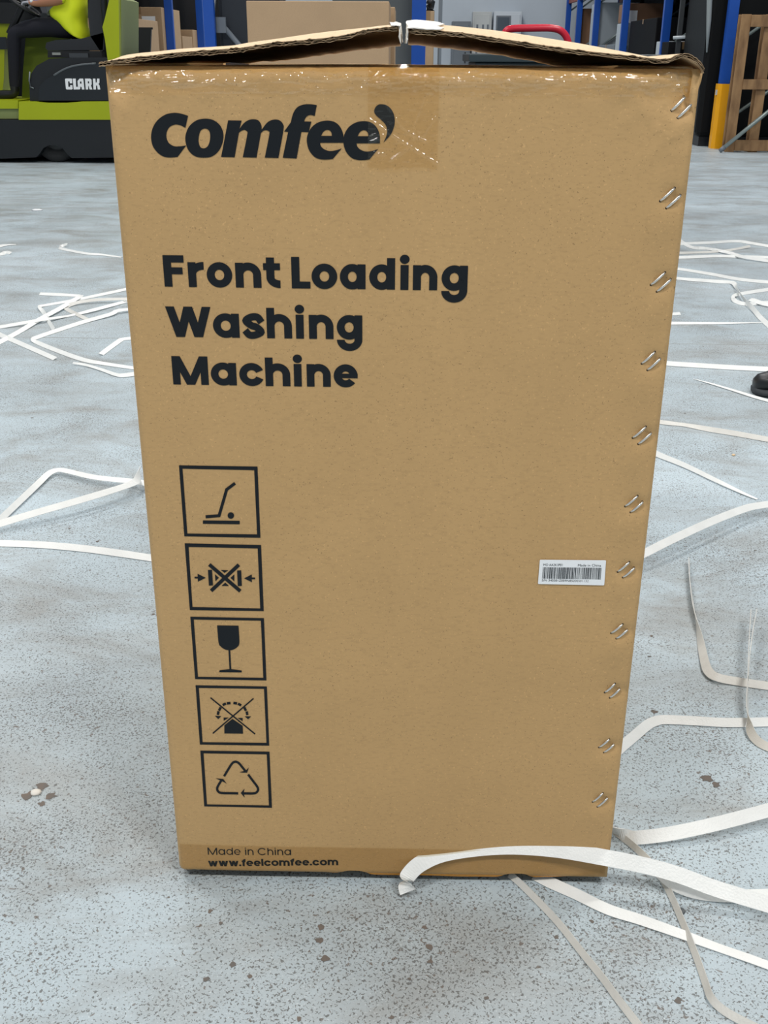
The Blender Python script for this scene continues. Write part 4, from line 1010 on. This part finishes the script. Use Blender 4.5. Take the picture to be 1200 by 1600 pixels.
for zz, hgt in ((0.17, 0.05), (0.34, 0.05)):
    R2 = []
    for e_h in (0, hgt):
        row = []
        for k in range(24):
            a = 2*math.pi*k/24; row.append(bm.verts.new((hip.x-0.075+0.172*math.cos(a), YD+0.215*math.sin(a), hip.z+zz+e_h+0.10*math.cos(a))))
        R2.append(row)
    for k in range(24): bm.faces.new((R2[0][k], R2[0][(k+1) % 24], R2[1][(k+1) % 24], R2[1][k]))
from_bm('reflective_band', bm, M_reflect, vest, True)

# ------------------------------------------------------------------ racks and goods behind
M_shade = mat('dark_goods', (15, 17, 21), 0.7, var=0.5, vscale=2, tint2=(30, 24, 22), spec=0.1)  # near-black; carries shade inside the racks as well as dark cartons
def post(parent, x, y, z1, wdt=0.09, m=None):
    bm = bmesh.new(); h = wdt/2
    bm_prism_v = [(-h, 0.0), (-h, wdt*0.8), (-h*0.7, wdt*0.8), (-h*0.7, wdt*0.15), (h*0.7, wdt*0.15), (h*0.7, wdt*0.8), (h, wdt*0.8), (h, 0.0)]
    lo = [bm.verts.new((x+p[0], y+p[1], 0)) for p in bm_prism_v]; hi = [bm.verts.new((x+p[0], y+p[1], z1)) for p in bm_prism_v]
    n = len(lo)
    for i in range(n): bm.faces.new((lo[i], lo[(i+1) % n], hi[(i+1) % n], hi[i]))
    for a, b_, c, d in ((0, 1, 2, 3), (0, 3, 4, 7), (7, 4, 5, 6)): bm.faces.new((hi[a], hi[b_], hi[c], hi[d]))
    return from_bm('upright', bm, m or M_blue, parent)
def brace(parent, p, q, r=0.016, m=None): return tube('brace', [p, q], r, m or M_grey, parent, 6)
def carton_bg(x0, x1, y0, y1, z0, z1, label, m=None, tape=True, slip=False, group=None):
    r = empty('cardboard_box', ((x0+x1)/2, (y0+y1)/2, z0)); tag(r, label, 'box', group)
    box('box_body', x0, x1, y0, y1, z0, z1, m or M_cardfar, r, 0.006)
    if tape: box('packing_tape', (x0+x1)/2-0.025, (x0+x1)/2+0.025, y0-0.002, y1+0.002, z1-0.08, z1+0.002, mat('far_tape', (150, 122, 88), 0.3), r)
    if slip: box('paper_slip', x0+(x1-x0)*0.55, x0+(x1-x0)*0.85, y0-0.004, y0, z0+(z1-z0)*0.45, z0+(z1-z0)*0.85, M_label, r)
    return r
def cb(x0, y0, x1, Y, dep, zb, label, **k):
    a, b_ = on_y(x0, y0, Y), on_y(x1, y0, Y); return carton_bg(a.x, b_.x, Y, Y+dep, zb, (a.z+b_.z)/2, label, **k)

# left rack: runs back along the aisle
XL = on_y(262, 60, 13.2).x
rackL = empty('pallet_rack', (XL-0.5, 13.5, 0)); tag(rackL, 'blue pallet rack with brown cartons behind the forklift', 'rack')
ysL = [on_x(204, 50, XL).y, on_x(265, 50, XL).y, on_x(313, 50, XL).y]
for y in ysL:
    post(rackL, XL, y, 3.2, 0.095); post(rackL, XL-1.0, y, 3.2, 0.095)
    for k in range(3 if y == ysL[0] else 0): brace(rackL, (XL-0.03, y+0.04, 0.3+0.9*k), (XL-0.97, y+0.04, 1.1+0.9*k))
for z in (0.72, 2.15):
    for x in (XL-0.01, XL-0.99): box('beam', x-0.025, x+0.025, ysL[0]-0.05, ysL[-1]+0.1, z-0.11, z, M_rust, rackL)
    box('shelf_deck', XL-0.96, XL-0.04, ysL[0], ysL[-1]+0.05, z, z+0.03, M_deck, rackL)
ZD = 0.751
def gl(px0, px1, y0, ya, yb, label, xin=0.55, **k):
    """goods on the left rack between depths ya..yb; top at picture row y0"""
    x1 = XL-0.05; ya = on_x(px0, y0, x1).y; yb = on_x(px1, y0, x1).y; z1 = on_x((px0+px1)/2, y0, x1).z
    return carton_bg(x1-xin, x1, ya, yb, ZD, z1, label, **k)
L0, L1, L2 = ysL
gl(212, 246, 31, L0+0.15, L0+0.75, 'tall brown carton nearest the forklift on the blue rack', tape=True)
z_ = on_x(222, 46, XL+0.15).z; yt0 = on_x(208, 46, XL+0.05).y; yt1 = on_x(236, 46, XL+0.25).y
tb = empty('black_bin', (XL-0.2, L0+0.35, ZD)); tag(tb, 'black plastic tub in front of the brown carton by the forklift', 'tub')
gl(252, 280, 14, L0+0.85, L0+1.45, 'brown carton with a paper slip beside the second blue upright', slip=True)
gl(285, 300, 57, L1+0.12, L1+0.6, 'small low brown carton behind the second blue upright')
gl(301, 326, 48, L1+0.75, L2-0.1, 'wide brown carton at the back end of the left rack')
prism('tub_body', [(XL+0.06, 0.90), (XL+0.22, 0.90), (XL+0.25, z_), (XL+0.06, z_)], yt0, yt1, M_black, tb)
box('tub_rim', XL+0.055, XL+0.265, yt0-0.015, yt1+0.015, z_, z_+0.02, M_black, tb)
box('tub_stand', XL+0.07, XL+0.20, yt0+0.02, yt1-0.02, 0, 0.90, M_deck, tb)
# near-black stacks added at the back of the rack in place of shade
for i, (ya, yb, h) in enumerate([(L0+0.05, L0+1.1, 1.25), (L0+1.15, L1+0.5, 1.32), (L1+0.55, L2+0.05, 1.28)]):
    r = empty('wrapped_stack', (XL-0.85, (ya+yb)/2, ZD)); tag(r, ['dark wrapped stack at the near end of the left rack', 'dark wrapped stack in the middle of the left rack', 'dark wrapped stack at the far end of the left rack'][i], 'stack')
    for j in range(2): box('wrapped_block', XL-0.95, XL-0.70, ya, yb, ZD+j*h*0.5, ZD+(j+1)*h*0.5-0.01, M_shade, r, 0.02)

# black sheets added behind both racks, standing in for deep shade
def backing(p0, p1, z1, label, n=120):
    r = empty('dark_curtain', ((p0[0]+p1[0])/2, (p0[1]+p1[1])/2, 0)); tag(r, label, 'curtain')
    dx, dy = p1[0]-p0[0], p1[1]-p0[1]; l = math.hypot(dx, dy); nx_, ny_ = -dy/l, dx/l; vv = []
    for i in range(n+1):
        t = i/n; o_ = 0.035*math.sin(t*l*14)+0.02*noise.noise(Vector((t*l*4, 1, 0)))
        for z in (0.0, z1): vv.append((p0[0]+dx*t+nx_*o_, p0[1]+dy*t+ny_*o_, z))
    o = mesh('curtain_sheet', vv, [(2*i, 2*i+2, 2*i+3, 2*i+1) for i in range(n)], M_backing, r, True)
    md = o.modifiers.new('cloth', 'SOLIDIFY'); md.thickness = 0.004
    tube('curtain_rail', [(p0[0], p0[1], z1+0.02), (p1[0], p1[1], z1+0.02)], 0.025, M_deck, r, 8)
M_backing = mat('dark_sheet', (22, 25, 30), 0.85, var=0.5, vscale=1.5, tint2=(40, 34, 32))
backing((XL-4.5, 17.6), (on_y(385, 60, 17.6).x, 17.6), 4.2, 'black hanging curtain behind the left rack')
# single blue upright and dark cabinet between the forklift and the big carton
Yc = 8.6
px_ = on_y(328, 60, Yc); fr = empty('rack_frame', (px_.x, Yc, 0)); tag(fr, 'wide blue rack upright left of the big plain carton', 'rack frame')
post(fr, px_.x, Yc, 3.0, 0.085); post(fr, px_.x-0.02, Yc+0.9, 3.0, 0.06)
for k in range(3): brace(fr, (px_.x, Yc+0.08, 0.3+0.8*k), (px_.x, Yc+0.88, 0.9+0.8*k))
a, b_ = on_y(343, 60, Yc+0.2), on_y(392, 60, Yc+0.2)
cabd = empty('dark_cabinet', ((a.x+b_.x)/2, Yc+0.45, 0)); tag(cabd, 'tall dark navy steel cabinet left of the big plain carton', 'cabinet')
box('cabinet_body', a.x, b_.x+0.25, Yc+0.22, Yc+0.75, 0, 2.1, M_dark, cabd, 0.01)
box('cabinet_door', a.x+0.03, b_.x+0.22, Yc+0.20, Yc+0.22, 0.1, 2.05, M_dark, cabd, 0.004)
p, q = on_y(342, 33, Yc+0.12), on_y(368, 64, Yc+0.12)
br = empty('steel_bracket', (p.x, Yc+0.1, 0)); tag(br, 'grey steel bar leaning on the dark cabinet', 'bar')
d = (q-p).normalized(); lowp = q + d*((0.0-q.z)/d.z)
lowp.y -= 0.0
tube('bar', [p, Vector((lowp.x, Yc+0.05, 0.02))], 0.022, M_grey, br, 8)
box('bar_plate', p.x-0.02, p.x+0.06, Yc+0.09, Yc+0.12, p.z-0.09, p.z+0.03, M_grey, br)

# big plain cartons straight behind the carton
Yb = 4.4
a, b_ = on_y(386.5, 50, Yb), on_y(608, 50, Yb)
big = empty('large_carton', ((a.x+b_.x)/2, Yb+0.3, 0)); tag(big, 'large plain brown carton standing behind the left half of the washing machine carton', 'carton')
zt = on_y(480, 1.5, Yb).z
box('box_body', a.x, b_.x, Yb, Yb+0.55, 0, zt, M_cardfar, big, 0.004)
box('top_seam', a.x+0.004, b_.x-0.004, Yb+0.265, Yb+0.285, zt, zt+0.001, mat('seam_tape', (150, 120, 84), 0.4), big)
c2 = on_y(617, 50, Yb+0.6)
big2 = empty('large_carton', (c2.x-0.3, Yb+0.85, 0)); tag(big2, 'second brown carton showing as a strip behind the large plain one', 'carton')
box('box_body', c2.x-0.62, c2.x, Yb+0.6, Yb+1.1, 0, on_y(612, 11, Yb+0.6).z, M_cardfar, big2, 0.004)
box('top_seam', c2.x-0.61, c2.x-0.01, Yb+0.84, Yb+0.86, on_y(612, 11, Yb+0.6).z, on_y(612, 11, Yb+0.6).z+0.001, mat('seam_tape', (150, 120, 84), 0.4), big2)

# grey board and centre upright
Yg = 6.6
a, b_ = on_y(590, 50, Yg+0.06), on_y(644, 50, Yg+0.06)
bd = empty('grey_board', ((a.x+b_.x)/2, Yg+0.1, 0)); tag(bd, 'dark grey board standing beside the centre blue upright', 'board')
M_board = mat('board_grey', (88, 94, 96), 0.7, var=0.2, vscale=3)
box('board_panel', a.x-0.3, b_.x, Yg+0.10, Yg+0.14, 0, 2.0, M_board, bd, 0.004)
box('board_foot', b_.x-0.5, b_.x-0.02, Yg+0.141, Yg+0.35, 0, 0.05, M_board, bd)
p = on_y(654, 60, Yg); fr2 = empty('rack_frame', (p.x, Yg, 0)); tag(fr2, 'blue rack upright in the gap between the two top flaps', 'rack frame')
post(fr2, p.x, Yg-0.02, 3.0, 0.092)
post(fr2, p.x, Yg+0.9, 3.0, 0.092)
for k in range(3): brace(fr2, (p.x, Yg+0.08, 0.3+0.8*k), (p.x, Yg+0.88, 0.9+0.8*k))
# things right of it
Yt = 9.5
a, b_ = on_y(657, 19, Yt), on_y(679, 19, Yt)
tr = empty('shelf_trolley', ((a.x+b_.x)/2+0.05, Yt+0.3, 0)); tag(tr, 'narrow shelf trolley behind the tip of the right flap', 'trolley')
for xx in (a.x-0.02, b_.x+0.05):
    for yy in (Yt-0.02, Yt+0.5): box('trolley_post', xx, xx+0.02, yy, yy+0.02, 0, 1.5, M_grey, tr)
zsh = on_y(668, 76, Yt).z
for zz in (0.25, zsh-0.02-0.155): box('trolley_shelf', a.x-0.02, b_.x+0.07, Yt-0.02, Yt+0.52, zz, zz+0.02, M_grey, tr)
zs2 = zsh-0.155
carton_bg(a.x+0.004, b_.x, Yt+0.02, Yt+0.4, zs2, on_y(668, 17, Yt).z, 'small tan carton on the narrow shelf trolley')
a2 = on_y(672, 5, Yt+0.02)
lz = on_y(668, 17, Yt).z+0.003
bm = bmesh.new(); bm_tube(bm, [(a2.x, Yt+0.15, lz), (a2.x, Yt+0.15, lz+0.03), (a2.x+0.02, Yt+0.13, lz+0.07), (a2.x-0.015, Yt+0.12, lz+0.09)], [0.05, 0.04, 0.03, 0.035], 12)
tag(from_bm('tape_dispenser', bm, M_black, None, True), 'black tool lying on the small tan carton', 'tool')

# electrical cabinets on the back wall
def wallbox(x0, x1, y0, zb, name, label, m, dep=0.25, window=None):
    a, b_ = on_y(x0, y0, YW-dep), on_y(x1, y0, YW-dep)
    r = empty(name, ((a.x+b_.x)/2, YW-dep/2, zb)); tag(r, label, 'cabinet')
    box('cabinet_body', a.x, b_.x, YW-dep, YW-0.001, zb, a.z, m, r, 0.01)
    box('cabinet_door', a.x+0.04, b_.x-0.04, YW-dep-0.02, YW-dep, zb+0.08, a.z-0.05, m, r, 0.006)
    return r, a, b_
r, a, b_ = wallbox(739, 769, 18, 0.0, 'electrical_cabinet', 'light grey electrical cabinet on the back wall, left of a taller-windowed one', mat('cab_light', (196, 200, 200), 0.5, var=0.3, vscale=3), 0.3)
for i, u in enumerate((0.25, 0.55, 0.80)): box('vent_slot', a.x+(b_.x-a.x)*u-0.02, a.x+(b_.x-a.x)*u+0.02, YW-0.33, YW-0.318, a.z-0.9+0.1*i, a.z-0.25, M_grey, r)
r, a, b_ = wallbox(772, 816, 18, 0.0, 'electrical_cabinet', 'white electrical cabinet with a small window behind the red handle', mat('cab_white', (206, 214, 222), 0.4), 0.3)
wn = box('cabinet_window', a.x+0.05, a.x+0.36, YW-0.335, YW-0.318, a.z-0.38, a.z-0.08, M_grey, r)
box('window_glass', a.x+0.08, a.x+0.33, YW-0.34, YW-0.334, a.z-0.35, a.z-0.11, mat('dark_glass', (84, 94, 104), 0.15), wn)
r, a, b_ = wallbox(707, 736, 33, 0.0, 'steel_locker', 'grey steel locker low against the back wall', M_grey, 0.5)
box('locker_handle', b_.x-0.12, b_.x-0.09, YW-0.545, YW-0.518, a.z-0.8, a.z-0.6, M_black, r)

# workbench and red handled truck
Yk = 4.2
zt = on_y(800, 84, Yk).z; a = on_y(733, 84, Yk)
wb = empty('tool_cart', (a.x+0.4, Yk+0.3, 0)); tag(wb, 'dark teal steel tool cart behind the right flap', 'cart')
box('cart_top', a.x, a.x+0.9, Yk, Yk+0.6, zt-0.035, zt, M_teal, wb, 0.006)
box('cart_drawers', a.x+0.03, a.x+0.87, Yk+0.03, Yk+0.57, 0.15, zt-0.036, M_teal, wb, 0.006)
for k in range(3): box('drawer_front', a.x+0.05, a.x+0.85, Yk+0.015, Yk+0.03, 0.18+0.22*k, 0.38+0.22*k, M_dark, wb)
for xx in (a.x+0.08, a.x+0.78):
    for yy in (Yk+0.08, Yk+0.48):
        bm = bmesh.new(); bm_tube(bm, [(xx, yy, 0.075), (xx, yy+0.03, 0.075)], 0.07, 14); from_bm('caster', bm, M_rubber, wb, True)
box('catch', on_y(765, 77, Yk).x, on_y(774, 77, Yk).x, Yk+0.1, Yk+0.13, zt, on_y(770, 76, Yk).z, M_red, wb)
Yh = Yk+0.30
P_ = [on_y(787, 60, Yh), on_y(790, 50, Yh), on_y(799, 45, Yh), on_y(830, 44, Yh), on_y(862, 44, Yh), on_y(876, 48, Yh), on_y(884, 56, Yh), on_y(888, 66, Yh)]
tube('push_handle', [(P_[0].x-0.004, Yh, zt)]+crom([tuple(v) for v in P_], 4)+[(P_[-1].x+0.004, Yh, zt)], 0.0165, M_red, wb, 12)

# right rack along the aisle
g0 = on_z(1117, 232); XR = g0.x+0.02
rackR = empty('pallet_rack', (XR+0.5, g0.y+4, 0)); tag(rackR, 'long blue pallet rack receding along the right side', 'rack')
ysR = [g0.y]+[on_x(px, 60, XR).y for px in (1040, 975, 930, 903, 886)]
for i, y in enumerate(ysR):
    post(rackR, XR, y, 3.2, 0.10); post(rackR, XR+1.05, y, 3.2, 0.10)
    for k in range(3): brace(rackR, (XR+0.03, y+0.05, 0.25+0.75*k), (XR+1.02, y+0.05, 0.95+0.75*k), 0.018, M_pole)
for z in (0.55, 2.0):
    for x in (XR+0.01, XR+1.04): box('beam', x-0.025, x+0.025, ysR[0] + (0.05 if z > 1 else (ysR[1]-ysR[0])), ysR[-1]+0.1, z-0.11, z, M_rust, rackR)
    box('shelf_deck', XR+0.04, XR+1.01, ysR[0] + (0.05 if z > 1 else (ysR[1]-ysR[0])), ysR[-1]+0.05, z, z+0.03, M_deck, rackR)
gd = empty('post_guard', (XR, ysR[0], 0)); tag(gd, 'yellow guard round the foot of the nearest right-hand rack upright', 'post guard')
zg = on_y(1120, 131, ysR[0]-0.03).z
bm = bmesh.new(); h = 0.068
gv = [(-h, 0.10), (-h, 0.01), (-h+0.03, -0.035), (h-0.03, -0.035), (h, 0.01), (h, 0.10), (h-0.012, 0.10), (h-0.012, 0.012), (h-0.036, -0.023), (-h+0.036, -0.023), (-h+0.012, 0.012), (-h+0.012, 0.10)]
lo = [bm.verts.new((XR+p[0], ysR[0]+p[1]-0.01, 0)) for p in gv]; hi = [bm.verts.new((XR+p[0], ysR[0]+p[1]-0.01, zg)) for p in gv]; n = len(gv)
for i in range(n): bm.faces.new((lo[i], lo[(i+1) % n], hi[(i+1) % n], hi[i]))
for t in tessellate_polygon([[Vector((p[0], p[1], 0)) for p in gv]]): bm.faces.new([hi[i] for i in t])
from_bm('guard_shell', bm, M_yellow, gd)
p = on_y(1119, 145, ysR[0]-0.05)
box('guard_bolt', XR-h-0.012, XR-h, ysR[0]+0.0, ysR[0]+0.03, zg-0.11, zg-0.06, M_lgrey, gd)
# goods on the right rack
def gr(ya, yb, z0, z1, label, m, x0=0.05, x1=0.75, name='cardboard_box', cat='box', slip=False):
    r = empty(name, (XR+0.4, (ya+yb)/2, z0)); tag(r, label, cat)
    box('box_body', XR+x0, XR+x1, ya, yb, z0, z1, m, r, 0.012)
    if cat == 'appliance': box('front_panel', XR+x0-0.01, XR+x0, ya+0.04, yb-0.04, z0+0.05, z1-0.14, m, r, 0.004)
    elif slip: box('paper_slip', XR+x0+0.03, XR+x0+0.16, ya-0.004, ya, z1-0.28, z1-0.10, M_label, r)
    else: box('packing_tape', XR+x0-0.002, XR+x1, (ya+yb)/2-0.03, (ya+yb)/2+0.03, z1-0.06, z1+0.002, mat('far_tape', (150, 122, 88), 0.3), r)
    return r
y1, y2, y3, y4, y5 = ysR[1:]
ZR = 0.581
M_appl = mat('white_goods', (176, 186, 194), 0.35, var=0.15, vscale=2); M_browns = mat('brown_box_dark', (132, 98, 74), 0.7, var=0.3, vscale=5)
gr(y2+0.15, y2+0.95, ZR, on_x(955, 38, XR).z, 'white appliance under a brown carton on the right rack', M_appl, name='white_appliance', cat='appliance')
gr(y2+0.2, y2+0.9, on_x(955, 38, XR).z+0.002, on_x(955, 38, XR).z+0.27, 'brown carton with a paper slip on top of a white appliance', M_browns, slip=True)
gr(y3+0.1, y3+0.95, ZR, on_x(910, 10, XR).z, 'tall white appliance between two blue uprights on the right rack', M_appl, name='white_appliance', cat='appliance')
gr(y4+0.1, y4+0.8, ZR, on_x(880, 20, XR).z, 'dark brown carton deep in the right rack', M_browns)
gr(y2+1.05, y3-0.1, ZR, ZR+0.5, 'low grey crate behind the white appliance', M_grey)
gr(y1+0.2, y1+0.75, ZR, on_x(1000, 66, XR).z, 'small white-fronted carton behind the second blue upright', M_lgrey)
gr(y1+0.85, y2-0.15, ZR, on_x(1000, 60, XR).z+0.25, 'dark carton beside the small white-fronted one', M_shade)
gr(y1+0.3, y1+0.9, ZR, ZR+1.3, 'tall dark wrapped goods at the back of the right rack', M_shade, 0.78, 1.0)  # this and the next three: blocks added where the rack's depth is in shade
gr(y2+0.2, y3-0.1, ZR, ZR+1.36, 'dark wrapped goods behind the white appliance with the brown carton', M_shade, 0.78, 1.0)
gr(y3+0.2, y4-0.1, ZR, ZR+1.36, 'dark wrapped goods behind the tall white appliance', M_shade, 0.78, 1.0)
gr(y4+0.2, y5-0.1, ZR, ZR+1.3, 'dark wrapped goods at the far back of the right rack', M_shade, 0.92, 1.0)
backing((XR+1.25, ysR[0]+1.5), (XR+1.25, ysR[-1]+0.6), 4.2, 'black hanging curtain along the back of the right rack', 200)
# black wrapped column, its fold's highlight painted pale, beside the yellow guard
yb_ = ysR[0]+0.25
a, b_ = on_y(1094, 150, yb_), on_y(1141, 150, yb_)
bk = empty('wrapped_pallet_load', ((a.x+b_.x)/2+0.3, yb_+0.6, 0)); tag(bk, 'tall load wrapped in shiny black film next to the yellow guard', 'load')
box('wrapped_load', a.x, a.x+1.1, yb_, yb_+1.0, 0.10, 2.2, M_blackwrap, bk, 0.05)
box('load_pallet', a.x+0.05, a.x+1.05, yb_+0.05, yb_+0.95, 0, 0.10, M_black, bk)
bm = bmesh.new(); s0, s1 = on_y(1109, -20, yb_), on_y(1104, 82, yb_)
bm_tube(bm, [(s0.x, yb_-0.012, s0.z+0.2), (s0.x, yb_-0.012, s0.z), ((s0.x+s1.x)/2+0.004, yb_-0.014, (s0.z+s1.z)/2), (s1.x, yb_-0.012, s1.z)], [0.03, 0.032, 0.026, 0.008], 8)
from_bm('film_fold', bm, mat('glossy_film_fold', (150, 158, 160), 0.12), bk, True)
# dim steel shapes between second upright and black load
Yq = ysR[0]+1.3
p, q = on_y(1052, 59, Yq), on_y(1092, 56, Yq)
rk = empty('steel_stand', ((p.x+q.x)/2, Yq+0.2, 0)); tag(rk, 'dim steel stand with a pale tube behind the black wrapped load', 'stand')
tube('tube_arm', [p, Vector((q.x+0.1, Yq, q.z))], 0.018, M_lgrey, rk, 8)
for xx in (p.x+0.05, q.x): box('stand_leg', xx, xx+0.05, Yq+0.02, Yq+0.07, 0, 1.7, M_deck, rk)
box('stand_shelf', p.x-0.05, q.x+0.1, Yq+0.07, Yq+0.5, 0.78, 0.82, M_deck, rk)
s_ = on_y(1086, 58, Yq-0.05)
rag = prism_px('hanging_cloth', [(1097, 48), (1087, 58), (1080, 76), (1088, 77), (1096, 62), (1102, 54)], Yq-0.05, 0.02, M_lgrey, rk)
carton_bg(p.x-0.02, q.x+0.05, Yq+0.1, Yq+0.45, 0.821, 1.06, 'dark carton on the dim steel stand', M_shade)

# wooden pallet standing on edge
Yp = on_z(1142, 238).y
def wp(px, py): v = on_y(px, py, Yp); return v
pal = empty('wooden_pallet', (wp(1250, 238).x, Yp+0.07, 0)); tag(pal, 'weathered wooden pallet standing on edge at the right picture edge', 'pallet')
x0 = wp(1141, 238).x; H_ = wp(1160, 22).z; xr = x0+1.25
zmid = [(wp(1170, 236).z+0.0, wp(1170, 219).z), (wp(1170, 140).z, wp(1170, 124).z), (wp(1170, 42).z, wp(1170, 23).z)]
for (z0, z1) in zmid: box('board', x0+0.04, xr, Yp, Yp+0.022, max(0, z0), z1, M_wood, pal, 0.004)
for (z0, z1) in zmid:
    for xx in (x0+0.03, (x0+xr)/2-0.05, xr-0.13): box('block', xx, xx+0.10, Yp+0.045, Yp+0.125, max(0, z0)+0.01, z1-0.01, M_wood, pal, 0.003)
sx = [wp(1147, 130).x, wp(1184, 130).x]; sw_ = wp(1166, 130).x-wp(1146, 130).x
xx = sx[0]; k = 0
while xx < xr-0.05 and k < 6:
    box('slat', xx, xx+0.095, Yp+0.023, Yp+0.044, 0.0, H_, M_wood, pal, 0.004); xx += (sx[1]-sx[0]); k += 1
for k in range(5): box('rear_slat', sx[0]+(sx[1]-sx[0])*k, sx[0]+0.095+(sx[1]-sx[0])*k, Yp+0.126, Yp+0.147, 0.0, H_, M_wood, pal, 0.004)
# galvanised pole leaning across it
p = on_z(1104, 232); q = on_y(1205, 172, p.y-0.05); d = q-p
pole = empty('steel_pole', (p.x, p.y-0.02, 0)); tag(pole, 'galvanised pole slanting in front of the wooden pallet', 'pole')
p = Vector((p.x, Yp-0.06, 0.022)); q = on_y(1202, 173, Yp-0.03); d = q-p
tube('pole_tube', [p, p+d*1.6], 0.02, M_pole, pole, 10)
tube('pole_cap', [p-d.normalized()*0.01, p+d.normalized()*0.05], 0.022, M_grey, pole, 10)
